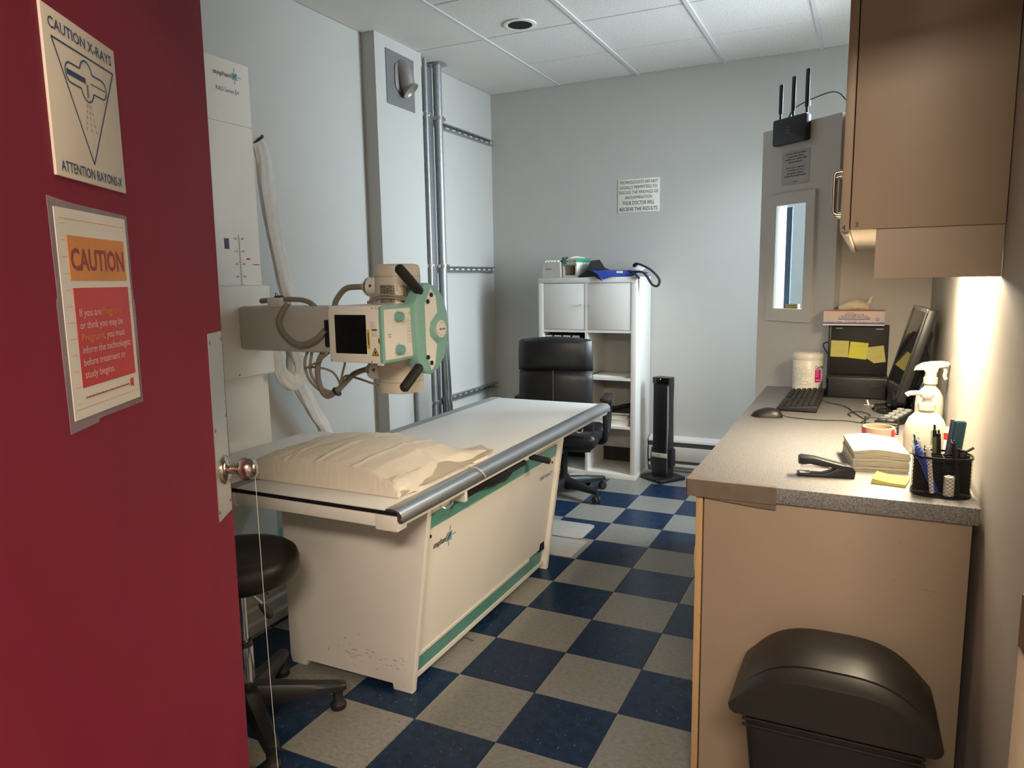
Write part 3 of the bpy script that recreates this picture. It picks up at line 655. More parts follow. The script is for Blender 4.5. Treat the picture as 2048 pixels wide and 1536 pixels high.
obj('bottom_edge', slab(0.030, 0.050, -0.004, 0.03), 'table_white', tb_, True, True)
obj('stripe_edge', slab(0.114, 0.127, -0.005, 0.03, YN + 0.03, 1.14), 'table_white', tb_, True, True)
obj('stripe_edge', slab(0.592, 0.598, -0.006, 0.03), 'table_white', tb_, True, True)
obj('upper_panel', slab(0.652, 0.70, -0.016, 0.03), 'machine_grey', tb_, True, True)
bxo('back_panel', 'table_white', tb_, -0.949, -0.925, YN + 0.03, YF - 0.03, 0.03, 0.70, 0.002, True)
bxo('opening', 'dark_void', tb_, -0.402, -0.3905, 1.262, 1.312, 0.118, 0.158, 0, True)
for y in (0.178, 1.285): cylo('screw', 'black_plastic', fp, (sl(0.572) - 0.008, y, 0.572), (sl(0.572) - 0.005, y, 0.572), 0.006, 10, world=True)
tilt = math.atan(0.14)
Mf = lambda y, z: Matrix.Translation((sl(z) - 0.0072, y, z)) @ Matrix.Rotation(PI / 2, 4, 'Z') @ Matrix.Rotation(tilt, 4, 'X') 
logo(fp, 0, 0, 0, 0.024, Mf(0.205, 0.515), 0.85)
text('lettering', 'RAD Series E+', 'print_black', fp, 0, 0, 0.020, -0.0006, align='LEFT', width=0.145, M=Mf(1.155, 0.512), world=True)
# top
YA, YZ = -0.112, 1.905
bxo('table_top', 'table_top', tb_, -0.925, -0.300, YA, YZ, 0.742, ZT, 0.002, True)
bxo('top_edge', 'table_grey', tb_, -0.985, -0.925, YA, YZ + 0.02, 0.738, ZT - 0.001, 0.002, True)
bxo('end_strip', 'dark_void', tb_, -0.985, -0.262, YA - 0.003, YA + 0.01, 0.744, 0.7555, 0.0, True)
bxo('side_board', 'table_top', tb_, -1.335, -0.985, YA, 0.74, 0.744, ZT, 0.002, True)
b = NB(); box(b, -0.985, -0.300, YA, YA + 0.04, 0.700, 0.742, 0.003); box(b, -0.985, -0.300, YZ - 0.04, YZ, 0.700, 0.742, 0.003); box(b, -0.985, -0.93, YA, YZ, 0.705, 0.740, 0.003); box(b, -0.33, -0.258, YA, YZ, 0.705, 0.726, 0.003)
obj('top_frame', b, 'table_white', tb_, True, True)
bxo('end_cap', 'table_white', tb_, -0.345, -0.262, YA - 0.004, YA + 0.05, 0.692, 0.742, 0.004, True)
bxo('end_cap', 'table_white', tb_, -1.00, -0.93, YA - 0.004, YA + 0.05, 0.692, 0.742, 0.004, True)
prof = [(-0.305, 0.7615), (-0.285, 0.7640), (-0.268, 0.7625), (-0.255, 0.757), (-0.247, 0.748), (-0.245, 0.738), (-0.250, 0.738), (-0.250, 0.733), (-0.244, 0.731), (-0.244, 0.723), (-0.255, 0.721), (-0.262, 0.728), (-0.262, 0.743), (-0.272, 0.752), (-0.290, 0.756), (-0.305, 0.756)]
b = NB(); prism(b, prof, YA - 0.002, YZ + 0.015, 'Y'); obj('side_rail', b, 'aluminium', tb_, True, True)
# cassette tray and its handle under the rail
b = NB(); box(b, -0.42, -0.275, 0.33, 0.86, 0.668, 0.690, 0.003); obj('cassette_tray', b, 'black_plastic', tb_, True, True)
bxo('tray_bracket', 'table_white', tb_, -0.33, -0.268, 0.315, 0.335, 0.662, 0.700, 0.002, True)
bxo('tray_plate', 'table_white', tb_, -0.36, -0.30, 0.845, 0.98, 0.668, 0.700, 0.002, True)
cylo('tray_handle', 'black_rubber', tb_, (-0.31, 0.955, 0.682), (-0.205, 0.955, 0.668), 0.014, 18, bev=0.003, world=True)
for k in range(3): tubeo('cord', 'black_rubber', tb_, [(-0.30, 0.50 + 0.05 * k, 0.665), (-0.285, 0.58 + 0.04 * k, 0.655 - 0.004 * k), (-0.28, 0.66 + 0.03 * k, 0.664), (-0.30, 0.75 + 0.02 * k, 0.668)], 0.003, 6, 5, True)
for y in (0.155, 1.452):
    b = NB(); tube(b, [(-0.29, y, 0.705), (-0.255, y, 0.690), (-0.255, y + 0.045, 0.690), (-0.255, y + 0.05, 0.70)], 0.004, 6, 3); obj('hook', b, 'steel_plate', tb_, True, True)

# pillow
def pillow():
    b = NB(); NX, NY = 120, 80
    xa, xb, ya, yb = -0.965, -0.330, -0.006, 0.56
    def shape(u, v, top):
        x = xa + (xb - xa) * u; y = ya + (yb - ya) * v
        du = min(u, 1 - u) * 0.635; dv = min(v, (1 - v) * 1.0) * 0.566
        q_ = lambda d_, w_: math.sqrt(max(0.0, 1 - (1 - min(1.0, d_ / w_)) ** 2))
        e = q_(du, 0.030) * q_(dv, 0.016)
        dome = math.sin(PI * min(1, max(0, 0.04 + 0.92 * u))) ** 0.6 * math.sin(PI * min(1.0, 0.16 + 0.80 * v)) ** 0.8
        puff = 0.058 + 0.056 * dome - 0.012 * max(0, u - 0.55) / 0.45
        if v > 0.80: puff *= 1 - 0.45 * (v - 0.8) / 0.2
        if u > 0.84: puff *= 1 - 0.35 * (u - 0.84) / 0.16
        z = 0.762 + puff * e if top else 0.762 + 0.004 * (1 - e)
        if top:
            z += e * 0.005 * noise.noise((x * 7, y * 9, 0.3)) + e * 0.0022 * noise.noise((x * 30, y * 20, 1.3))
            for cu, sl_, amp in ((0.47, 0.05, 0.0045), (0.71, 0.06, 0.0045), (0.24, 0.16, 0.004), (0.30, -0.20, 0.003)):
                d = (u - cu - sl_ * v); z += amp * e * math.exp(-(d * 95) ** 2) - amp * 0.5 * e * math.exp(-((d + 0.03) * 30) ** 2)
            d = v - 0.55 - 0.08 * math.sin(u * 5); z += 0.004 * e * math.exp(-(d * 40) ** 2)
        # front side stitched wrinkles
        if v < 0.12 and top: y += 0.0022 * noise.noise((x * 95, 0, z * 30)) * (1 - min(1, v / 0.12))
        # the cover's loose end on the right
        if u > 0.86:
            k = (u - 0.86) / 0.14; y += 0.075 * k * max(0, v - 0.45) / 0.55; z += (0.010 * math.sin(v * 20) * k * k if top else 0.0) ; x += 0.012 * k * math.sin(v * 9)
        return Vector((x, y, z))
    vv = [(j / NY) ** 1.5 for j in range(NY + 1)]; uu = [i / NX - 0.06 * math.sin(2 * PI * i / NX) for i in range(NX + 1)]
    tp = [[b.verts.new(shape(uu[i], vv[j], True)) for i in range(NX + 1)] for j in range(NY + 1)]
    bt = [[b.verts.new(shape(uu[i], vv[j], False)) for i in range(NX + 1)] for j in range(NY + 1)]
    for j in range(NY):
        for i in range(NX):
            b.faces.new((tp[j][i], tp[j][i + 1], tp[j + 1][i + 1], tp[j + 1][i])); b.faces.new((bt[j][i], bt[j + 1][i], bt[j + 1][i + 1], bt[j][i + 1]))
    for i in range(NX):
        b.faces.new((tp[0][i], bt[0][i], bt[0][i + 1], tp[0][i + 1])); b.faces.new((tp[NY][i + 1], bt[NY][i + 1], bt[NY][i], tp[NY][i]))
    for j in range(NY):
        b.faces.new((tp[j + 1][0], bt[j + 1][0], bt[j][0], tp[j][0])); b.faces.new((tp[j][NX], bt[j][NX], bt[j + 1][NX], tp[j + 1][NX]))
    return b
pl = thing('pillow', 'pillow in a crinkled cream disposable cover on the near end of the x-ray table', 'pillow', (-0.65, 0.27, 0.762))
obj('pillow_body', pillow(), 'pillow_cover', pl, True, True)
b = NB()      # open hem of the cover, folded along the right side
N = 34
rows = []
for k in range(N + 1):
    v = k / N; y = 0.0 + 0.63 * v; w = 0.006 * noise.noise((v * 14, 0, 0)); fl = 0.012 * v
    rows.append([Vector((-0.372 + 0.01 * math.sin(v * 7), y, 0.822 - 0.022 * v + w)), Vector((-0.350, y + 0.004, 0.806 - 0.018 * v - w)), Vector((-0.333 + w, y + 0.006, 0.785 - 0.004 * v)), Vector((-0.322 + fl * 0.6 + w, y + 0.008, 0.772 + 0.010 * v + 0.6 * w)), Vector((-0.326 + fl * 0.5, y + 0.004, 0.7655 + 0.002 * v))])
vr = [[b.verts.new(p) for p in r] for r in rows]
for a, c in zip(vr, vr[1:]):
    for i in range(4): b.faces.new((a[i], a[i + 1], c[i + 1], c[i]))
bmesh.ops.solidify(b, geom=b.faces, thickness=0.002)
obj('cover_hem', b, 'pillow_cover', pl, True, True)
tubeo('tie', 'pillow_cover', pl, [(-0.318, 0.40, 0.772), (-0.290, 0.40, 0.770), (-0.262, 0.402, 0.768), (-0.240, 0.405, 0.750), (-0.232, 0.41, 0.735)], 0.004, 6, 5, True, flat=0.4)

# ------------------------------------------------------------------ round stool
s = thing('rolling_stool', 'black round-seat stool with gas lever and five-legged base, half behind the red door', 'stool', (-0.80, -0.24, 0))
b = NB(); lathe(b, [(0.12, 0.500), (0.160, 0.502), (0.180, 0.514), (0.189, 0.535), (0.190, 0.560), (0.183, 0.582), (0.166, 0.595), (0.14, 0.599), (0.06, 0.594), (0.001, 0.593)], 48); obj('seat', b, 'stool_vinyl', s, True)
cylo('gas_column', 'chrome', s, (0, 0, 0.20), (0, 0, 0.50), 0.014, 16)
cylo('column_sleeve', 'chrome', s, (0, 0, 0.09), (0, 0, 0.275), 0.026, 20)
cylo('sleeve_collar', 'black_plastic', s, (0, 0, 0.272), (0, 0, 0.290), 0.027, 20, 0.022)
bxo('seat_plate', 'black_plastic', s, -0.08, 0.08, -0.07, 0.07, 0.480, 0.502, 0.004)
lv = tubeo('lever', 'steel_plate', s, [(0.04, -0.05, 0.505), (0.107, -0.062, 0.500), (0.128, -0.035, 0.452)], 0.005, 8, 3)
b = NB(); lathe(b, [(0.006, 0), (0.011, 0.012), (0.013, 0.045), (0.010, 0.058), (0.004, 0.06)], 16, axis_m((0.122, -0.040, 0.458), (0.030, 0.018, -0.052))); obj('lever_grip', b, 'black_rubber', lv, True)
cylo('hub', 'black_plastic', s, (0, 0, 0.07), (0, 0, 0.15), 0.045, 20, 0.032)
for k in range(5):
    a = math.radians(-32 + 72 * k); M = Matrix.Rotation(a, 4, 'Z')
    b = NB(); rings = []
    for u, z0, z1, w in ((0.02, 0.060, 0.135, 0.034), (0.10, 0.066, 0.125, 0.030), (0.20, 0.070, 0.108, 0.026), (0.27, 0.070, 0.098, 0.024), (0.305, 0.070, 0.094, 0.022), (0.318, 0.072, 0.088, 0.014)):
        rings.append([Vector((u, w * c, z0 + (z1 - z0) * h)) for c, h in ((-1, 0), (1, 0), (1, 0.7), (0.65, 1), (-0.65, 1), (-1, 0.7))])
    vs = ring_loft(b, rings); bmesh.ops.transform(b, matrix=M, verts=b.verts); lg = obj('leg', b, 'black_plastic', s, True)
    b = NB(); lathe(b, [(0.024, 0.0), (0.027, 0.004), (0.027, 0.018), (0.020, 0.026), (0.017, 0.030), (0.017, 0.072)], 20, M @ Matrix.Translation((0.288, 0, 0))); obj('glide', b, 'black_rubber', lg, True)

# ------------------------------------------------------------------ office chair
c = thing('office_chair', 'black leather office chair with its back to the camera, beyond the x-ray table', 'chair', (-0.78, 2.57, 0), math.radians(11))
def cushion(b, w0, w1, z0, z1, y, th, bow, top_round, n=18, m=16):
    rows = []
    for j in range(m + 1):
        v = j / m; z = z0 + (z1 - z0) * v; w = (w0 + (w1 - w0) * v)
        if v > 0.86: w *= math.sqrt(max(0.0, 1 - ((v - 0.86) / 0.14) ** 2 * top_round))
        row = []
        for i in range(n + 1):
            u = i / n * 2 - 1
            row.append((u * w, y - bow * (1 - u * u) * 0.0 + bow * u * u - 0.012 * math.sin(PI * v), z - (0.02 * u * u if v > 0.9 else 0), (1 - abs(u) ** 6) ** 0.5 * (1 - abs(2 * v - 1) ** 8) ** 0.5))
        rows.append(row)
    F = [[b.verts.new((x, yy - th * (0.35 + 0.65 * e) / 2, z)) for x, yy, z, e in r] for r in rows]; B = [[b.verts.new((x, yy + th * (0.35 + 0.65 * e) / 2, z)) for x, yy, z, e in r] for r in rows]
    for j in range(m):
        for i in range(n):
            b.faces.new((F[j][i], F[j][i + 1], F[j + 1][i + 1], F[j + 1][i])); b.faces.new((B[j][i], B[j + 1][i], B[j + 1][i + 1], B[j][i + 1]))
    for j in range(m):
        b.faces.new((F[j + 1][0], B[j + 1][0], B[j][0], F[j][0])); b.faces.new((F[j][n], B[j][n], B[j + 1][n], F[j + 1][n]))
    for i in range(n):
        b.faces.new((F[0][i], B[0][i], B[0][i + 1], F[0][i + 1])); b.faces.new((F[m][i + 1], B[m][i + 1], B[m][i], F[m][i]))
b = NB(); cushion(b, 0.235, 0.232, 0.50, 0.90, -0.285, 0.085, 0.03, 0.0); bk = obj('backrest', b, 'black_leather', c, True)
b = NB(); cushion(b, 0.236, 0.230, 0.885, 1.095, -0.285, 0.10, 0.03, 0.12); obj('headrest_panel', b, 'black_leather', c, True)
b = NB(); tube(b, [(-0.004, -0.338, 0.56), (-0.004, -0.341, 0.72), (-0.004, -0.338, 0.89)], 0.006, 6, 5); obj('back_seam', b, 'black_rubber', bk, True)
b = NB(); box(b, -0.25, 0.25, -0.24, 0.25, 0.365, 0.468, 0.045, 4); obj('seat', b, 'black_leather', c, True)
bxo('seat_pan', 'black_plastic', c, -0.21, 0.21, -0.20, 0.21, 0.345, 0.372, 0.008)
bxo('back_bar', 'black_plastic', c, -0.04, 0.04, -0.26, -0.12, 0.34, 0.40, 0.006)
for sx in (-1, 1):
    b = NB(); tube(b, [(sx * 0.215, 0.02, 0.37), (sx * 0.268, 0.0, 0.38), (sx * 0.285, -0.03, 0.44), (sx * 0.285, -0.06, 0.60), (sx * 0.285, -0.02, 0.655), (sx * 0.285, 0.08, 0.655), (sx * 0.285, 0.15, 0.60), (sx * 0.28, 0.13, 0.45), (sx * 0.262, 0.09, 0.385), (sx * 0.215, 0.08, 0.37)], 0.019, 8, 5); ar = obj('armrest', b, 'black_plastic', c, True)
    bxo('arm_pad', 'black_rubber', ar, sx * 0.285 - 0.03, sx * 0.285 + 0.03, -0.10, 0.14, 0.655, 0.685, 0.010)
cylo('gas_column', 'black_plastic', c, (0, 0, 0.10), (0, 0, 0.35), 0.025, 16)
cylo('hub', 'black_plastic', c, (0, 0, 0.055), (0, 0, 0.14), 0.045, 18, 0.035)
for k in range(5):
    a = math.radians(-35 + 72 * k); M = Matrix.Rotation(a, 4, 'Z'); b = NB()
    rings = [[Vector((u, w * cc, z0 + (z1 - z0) * h)) for cc, h in ((-1, 0), (1, 0), (1, 0.7), (0.6, 1), (-0.6, 1), (-1, 0.7))] for u, z0, z1, w in ((0.02, 0.062, 0.125, 0.034), (0.15, 0.066, 0.112, 0.028), (0.27, 0.066, 0.096, 0.022), (0.312, 0.068, 0.090, 0.018))]
    ring_loft(b, rings); bmesh.ops.transform(b, matrix=M, verts=b.verts); lg = obj('leg', b, 'black_plastic', c, True)
    for dy in (-0.013, 0.013):
        b = NB(); lathe(b, [(0.008, -0.009), (0.022, -0.009), (0.0255, -0.004), (0.0255, 0.004), (0.022, 0.009), (0.008, 0.009)], 20, M @ Matrix.Translation((0.296, dy, 0.0265)) @ Matrix.Rotation(PI / 2, 4, 'X')); obj('caster_wheel', b, 'black_rubber', lg, True)
    b = NB(); cyl(b, (0.296, 0, 0.026), (0.296, 0, 0.07), 0.008, 10); bmesh.ops.transform(b, matrix=M, verts=b.verts); obj('caster_stem', b, 'black_plastic', lg, True)

# ------------------------------------------------------------------ shelving unit
KX0, KX1, KY0, KY1, KH = -1.172, -0.430, 3.07, 3.455, 1.455
k = thing('cube_shelf_unit', 'white open cube shelf unit with two doors on top against the back wall', 'shelf unit', (-0.80, 3.26, 0))
bxo('side_panel', 'kallax_white', k, KX0, KX0 + 0.038, KY0, KY1, 0.038, KH - 0.038, 0.001, True); bxo('side_panel', 'kallax_white', k, KX1 - 0.038, KX1, KY0, KY1, 0.038, KH - 0.038, 0.001, True)
bxo('top_panel', 'kallax_white', k, KX0, KX1, KY0, KY1, KH - 0.038, KH, 0.001, True); bxo('bottom_panel', 'kallax_white', k, KX0, KX1, KY0, KY1, 0.0, 0.038, 0.001, True)
XM = (KX0 + KX1) / 2
bxo('divider', 'kallax_white', k, XM - 0.009, XM + 0.009, KY0 + 0.001, KY1, 0.038, KH - 0.038, 0, True)
ZS = [0.389, 0.740, 1.080]
for z in ZS:
    for xa, xb in ((KX0 + 0.038, XM - 0.009), (XM + 0.009, KX1 - 0.038)): bxo('shelf', 'kallax_white', k, xa, xb, KY0 + 0.001, KY1, z - 0.018, z, 0, True)
for xa, xb, kx in ((KX0 + 0.040, XM - 0.011, XM - 0.035), (XM + 0.011, KX1 - 0.040, XM + 0.034)):
    dr = bxo('cabinet_door', 'kallax_white', k, xa, xb, KY0 + 0.003, KY0 + 0.019, 1.083, KH - 0.041, 0.001, True)
    b = NB(); lathe(b, [(0.003, 0), (0.003, 0.012), (0.006, 0.015), (0.0065, 0.020), (0.004, 0.024), (0.001, 0.0245)], 14, axis_m((kx, KY0 + 0.003, 1.262), (0, -1, 0))); obj('knob', b, 'chrome', dr, True, True)
# things on and in it
t = thing('carton', 'pale grey cardboard box with small red print, left end of the shelf top', 'box', (-1.09, 3.22, KH))
b = NB(); prism(b, [(-0.075, 0.0), (0.075, 0.0), (0.070, 0.115), (-0.062, 0.115)], -0.10, 0.08, 'Y', 0.002); obj('box_body', b, 'box_grey', t)
text('lettering', 'BOSCH', 'box_red', t, -0.02, 0.06, 0.010, -0.1008, bold=0.03)
b = NB()
for kx in range(5): tube(b, [(-0.05 + 0.024 * kx, -0.095, 0.113), (-0.045 + 0.024 * kx, -0.06, 0.125), (-0.04 + 0.024 * kx, 0.0, 0.118)], 0.006, 6, 3)
obj('crumpled_liner', b, 'paper_white', t, True)
b = NB()
for dx in (0.035, 0.062): box(b, -0.003, 0.003, -0.05, -0.02, 0.11, 0.155, M=Matrix.Translation((dx, 0, 0)) @ Matrix.Rotation(0.25, 4, 'Y'))
obj('dark_slips', b, 'black_plastic', t)
t = thing('mask_box', 'green and white mask box with open window, beside the carton on the shelf top', 'box', (-0.925, 3.23, KH), math.radians(-14))
b = NB(); box(b, -0.062, 0.062, -0.10, 0.075, 0, 0.018); box(b, -0.062, -0.050, -0.10, 0.075, 0.018, 0.09); box(b, 0.050, 0.062, -0.10, 0.075, 0.018, 0.09); box(b, -0.062, 0.062, 0.065, 0.075, 0.018, 0.09); box(b, -0.062, 0.062, -0.10, 0.075, 0.088, 0.138, 0.002); obj('box_body', b, 'paper_white', t)
bxo('green_corner', 'box_green', t, -0.0625, -0.028, -0.1008, -0.10, 0.100, 0.1385); bxo('green_side', 'box_green', t, 0.062, 0.0628, -0.10, 0.075, 0.110, 0.138); bxo('green_line', 'box_green', t, -0.0625, 0.0625, -0.1008, -0.10, 0.088, 0.093)
bxo('window_back', 'cardboard', t, -0.050, 0.050, 0.02, 0.05, 0.018, 0.088)
fine_print(t, 'print_black', -0.006, 0.036, (0.128, 0.118, 0.110), 0.004, -0.1010); fine_print(t, 'print_black', -0.055, 0.055, (0.098,), 0.004, -0.1010); fine_print(t, 'print_black', 0.040, 0.052, (0.124, 0.114), 0.008, -0.1010)
b = NB(); lathe(b, [(0.006, 0), (0.006, 0.0004)], 12, axis_m((-0.017, -0.1002, 0.118), (0, -1, 0))); obj('print_dot', b, 'print_black', t)
b = NB()
for r in range(6): line2(b, -0.07, 0.025 + 0.013 * r, 0.045, 0.025 + 0.013 * r, 0.003, -0.0004)
bmesh.ops.transform(b, matrix=frameX(0.0622, 0), verts=b.verts); obj('side_print', b, 'cloth_white', t)
b = NB(); tube(b, [(-0.03, -0.05, 0.140), (0, -0.03, 0.150), (0.02, 0, 0.146), (0.05, 0.02, 0.142)], 0.012, 8, 4, flat=0.5); obj('mask_tuft', b, 'paper_white', t, True)
# lead apron
def sheet(name, m, t, rows, th=0.006, label=None):
    b = NB(); vr = [[b.verts.new(p) for p in r] for r in rows]
    for a, c2 in zip(vr, vr[1:]):
        for i in range(len(a) - 1): b.faces.new((a[i], a[i + 1], c2[i + 1], c2[i]))
    bmesh.ops.recalc_face_normals(b, faces=b.faces); bmesh.ops.solidify(b, geom=b.faces, thickness=th)
    bmesh.ops.subdivide_edges(b, edges=b.edges, cuts=1, use_grid_fill=True)
    return obj(name, b, m, t, True, True, label)
t = thing('lead_apron', 'folded blue lead apron with black straps lying on the shelf unit', 'apron', (-0.62, 3.2, KH))
Z = KH
sheet('blue_cloth', 'apron_blue', t, [[(-0.72, 3.40, Z + 0.03), (-0.6, 3.42, Z + 0.045), (-0.5, 3.42, Z + 0.035), (-0.44, 3.40, Z + 0.03)], [(-0.76, 3.24, Z + 0.055), (-0.63, 3.22, Z + 0.050), (-0.53, 3.20, Z + 0.047), (-0.45, 3.2, Z + 0.04)], [(-0.76, 3.075, Z + 0.05), (-0.66, 3.07, Z + 0.038), (-0.56, 3.075, Z + 0.024), (-0.455, 3.09, Z + 0.012)], [(-0.70, 3.052, Z + 0.015), (-0.665, 3.045, Z - 0.012), (-0.60, 3.055, Z + 0.008), (-0.50, 3.08, Z + 0.006)]], 0.008)
sheet('black_trim', 'cloth_black', t, [[(-0.84, 3.36, Z + 0.03), (-0.79, 3.34, Z + 0.13), (-0.75, 3.34, Z + 0.07), (-0.70, 3.34, Z + 0.05)], [(-0.845, 3.2, Z + 0.03), (-0.80, 3.17, Z + 0.12), (-0.765, 3.16, Z + 0.075), (-0.71, 3.14, Z + 0.062)], [(-0.86, 3.09, Z + 0.012), (-0.80, 3.08, Z + 0.05), (-0.755, 3.07, Z + 0.045), (-0.71, 3.055, Z + 0.022)], [(-0.865, 3.075, Z + 0.006), (-0.80, 3.072, Z + 0.008), (-0.74, 3.06, Z + 0.006), (-0.672, 3.04, Z - 0.024)]], 0.012)
sheet('white_lining', 'cloth_white', t, [[(-0.56, 3.40, Z + 0.06), (-0.50, 3.40, Z + 0.085), (-0.44, 3.38, Z + 0.07)], [(-0.555, 3.28, Z + 0.058), (-0.50, 3.26, Z + 0.080), (-0.42, 3.25, Z + 0.062)], [(-0.55, 3.18, Z + 0.050), (-0.49, 3.17, Z + 0.055), (-0.43, 3.17, Z + 0.045)]], 0.006)
bxo('care_label', 'paper_white', t, -0.575, -0.530, 3.068, 3.072, Z + 0.026, Z + 0.042, 0, True)
for pts in ([(-0.49, 3.22, Z + 0.075), (-0.455, 3.16, Z + 0.09), (-0.40, 3.12, Z + 0.075), (-0.33, 3.09, Z + 0.04), (-0.275, 3.08, Z - 0.02), (-0.285, 3.08, Z - 0.065), (-0.325, 3.085, Z - 0.055), (-0.36, 3.09, Z - 0.005), (-0.40, 3.10, Z + 0.03), (-0.47, 3.10, Z + 0.035)], [(-0.48, 3.09, Z + 0.03), (-0.445, 3.07, Z + 0.02), (-0.41, 3.065, Z - 0.012)]):
    b = NB(); tube(b, pts, 0.016, 8, 5, flat=0.45); obj('strap', b, 'cloth_black', t, True, True)
# binders on the second row, left cube
for q in range(4):
    bn = thing('ring_binder', ['first', 'second', 'third', 'fourth'][q] + ' from the left of the dark binders in the left cube of the shelf unit', 'binder', (-1.105 + 0.072 * q, 3.22, ZS[1]), 0, 'binders in the left cube')
    bxo('binder_cover', 'cloth_black' if q % 2 else 'black_plastic', bn, -0.034, 0.034, -0.12, 0.12, 0.0, 0.302, 0.003); bxo('spine_label', 'paper_white', bn, -0.028, 0.028, -0.1212, -0.1195, 0.20, 0.297)
# papers and books on lower right cubes
p = bxo('document_stack', 'paper_white', None, -0.78, -0.52, 3.10, 3.40, ZS[1] + 0.001, ZS[1] + 0.006, 0.001); tag(p, 'thin sheaf of papers on the middle right shelf of the white unit', 'papers')
p = bxo('folder', 'teal_dark', None, -0.80, -0.775, 3.10, 3.40, ZS[1] + 0.0065, ZS[1] + 0.012, 0.001); p.location.z = -0.005; tag(p, 'dark folder edge lying left on the middle right shelf', 'folder')
for q, (x0, x1, y0, z0, hh, m, lab) in enumerate(((-0.77, -0.488, 3.085, 0.0, 0.052, 'paper_white', 'thick cream book at the bottom of the lower right shelf pile'), (-0.74, -0.50, 3.10, 0.052, 0.022, 'box_grey', 'grey book in the middle of the lower right shelf pile'), (-0.75, -0.49, 3.12, 0.074, 0.020, 'black_plastic', 'black folder on top of the lower right shelf pile'))):
    bk_ = thing('book', lab, 'book', ((x0 + x1) / 2, y0 + 0.13, ZS[0] + z0), 0, 'books on the lower right shelf')
    w = (x1 - x0) / 2
    bxo('pages', 'paper_white', bk_, -w + 0.004, w - 0.004, -0.125, 0.125, 0.003, hh - 0.003); bxo('cover', m, bk_, -w, w, -0.13, 0.13, hh - 0.003, hh); bxo('cover', m, bk_, -w, w, -0.13, 0.13, 0, 0.003)
b = NB(); tube(b, [(-0.66, 3.16, ZS[0] + 0.112), (-0.60, 3.15, ZS[0] + 0.118), (-0.54, 3.16, ZS[0] + 0.135), (-0.49, 3.20, ZS[0] + 0.14)], 0.026, 10, 5, flat=0.65); tag(obj('black_cloth', b, 'cloth_black', None, True), 'crumpled black cloth on top of the books in the lower right cube', 'cloth')
# papers on the floor behind the chair
for q, (x, y, a, m, lab) in enumerate(((-0.86, 2.93, 0.5, 'paper_white', 'white sheet of paper on the floor behind the office chair'), (-0.80, 2.84, 0.2, 'cloth_white', 'pale bluish sheet on the floor in front of the shelf unit'))):
    b = NB(); N = 6; vr = [[b.verts.new((-0.105 + 0.21 * i / N, -0.14 + 0.28 * j / N, 0.0015 + 0.012 * (i / N) * (j / N) * (1 - q) + 0.003 * q)) for i in range(N + 1)] for j in range(N + 1)]
    for j in range(N):
        for i in range(N): b.faces.new((vr[j][i], vr[j][i + 1], vr[j + 1][i + 1], vr[j + 1][i]))
    bmesh.ops.solidify(b, geom=b.faces, thickness=0.001); o = obj('paper_sheet', b, m); o.location = (x, y, 0.001); o.rotation_euler = (0, 0, a); tag(o, lab, 'paper')

# ------------------------------------------------------------------ tower fan, heater
f = thing('tower_fan', 'slim black tower fan heater standing right of the white shelf unit', 'fan', (-0.262, 3.20, 0), math.radians(-14))
b = NB(); box(b, -0.115, 0.115, -0.115, 0.115, 0.0, 0.028, 0.008, 3, Matrix.Rotation(math.radians(-22), 4, 'Z')); obj('base', b, 'black_plastic', f, True)
b = NB(); rings = []
for z, w, d, y in ((0.028, 0.062, 0.055, 0), (0.20, 0.064, 0.056, 0), (0.40, 0.061, 0.050, 0.004), (0.55, 0.061, 0.046, 0.004), (0.70, 0.066, 0.046, 0.0), (0.745, 0.066, 0.044, 0.0)):
    rings.append([Vector((px, py + y, z)) for px, py in rrect(-w, w, -d, d, 0.02)])
ring_loft(b, rings); obj('tower_body', b, 'black_plastic', f, True)
bxo('grille', 'mesh_black', f, -0.050, 0.044, -0.0600, -0.045, 0.215, 0.695, 0.003)
bxo('silver_edge', 'strut_steel', f, 0.051, 0.060, -0.052, -0.030, 0.06, 0.69, 0.003)
bd = bxo('badge_band', 'box_grey', f, -0.060, 0.060, -0.0605, -0.05, 0.170, 0.202, 0.002)
text('lettering', 'Lasko', 'print_black', bd, 0, 0.181, 0.009, -0.0612)
bxo('lower_panel', 'black_plastic', f, -0.058, 0.058, -0.0580, -0.045, 0.035, 0.166, 0.003)
bxo('control_cap', 'black_gloss', f, -0.064, 0.064, -0.050, -0.02, 0.702, 0.747, 0.004)
cylo('power_light', 'led_red', f, (0.0, -0.0495, 0.735), (0.0, -0.0515, 0.735), 0.0022, 8)
for sx in (-1, 1):
    b = NB(); prism(b, [(-0.03, 0.10), (0.03, 0.10), (0.034, 0.17), (0.028, 0.23), (-0.02, 0.23), (-0.03, 0.17)], sx * 0.060, sx * 0.085, 'X', 0.006); obj('side_foot', b, 'black_plastic', f, True)
h = thing('baseboard_heater', 'cream baseboard heater with dark slots along the back wall', 'heater', (0.2, 3.43, 0))
b = NB(); prism(b, [(3.46, 0.015), (3.405, 0.045), (3.405, 0.060), (3.46, 0.075)], -0.42, 1.22, 'X'); obj('bottom_lip', b, 'panel_paint', h, world=True)
bxo('front_cover', 'panel_paint', h, -0.42, 1.22, 3.400, 3.408, 0.090, 0.195, 0.002, True)
bxo('slot', 'joint_dark', h, -0.42, 1.22, 3.415, 3.458, 0.070, 0.245, 0, True)
b = NB(); prism(b, [(3.46, 0.255), (3.40, 0.240), (3.395, 0.232), (3.40, 0.248), (3.46, 0.268)], -0.42, 1.22, 'X'); obj('top_lip', b, 'panel_paint', h, world=True)
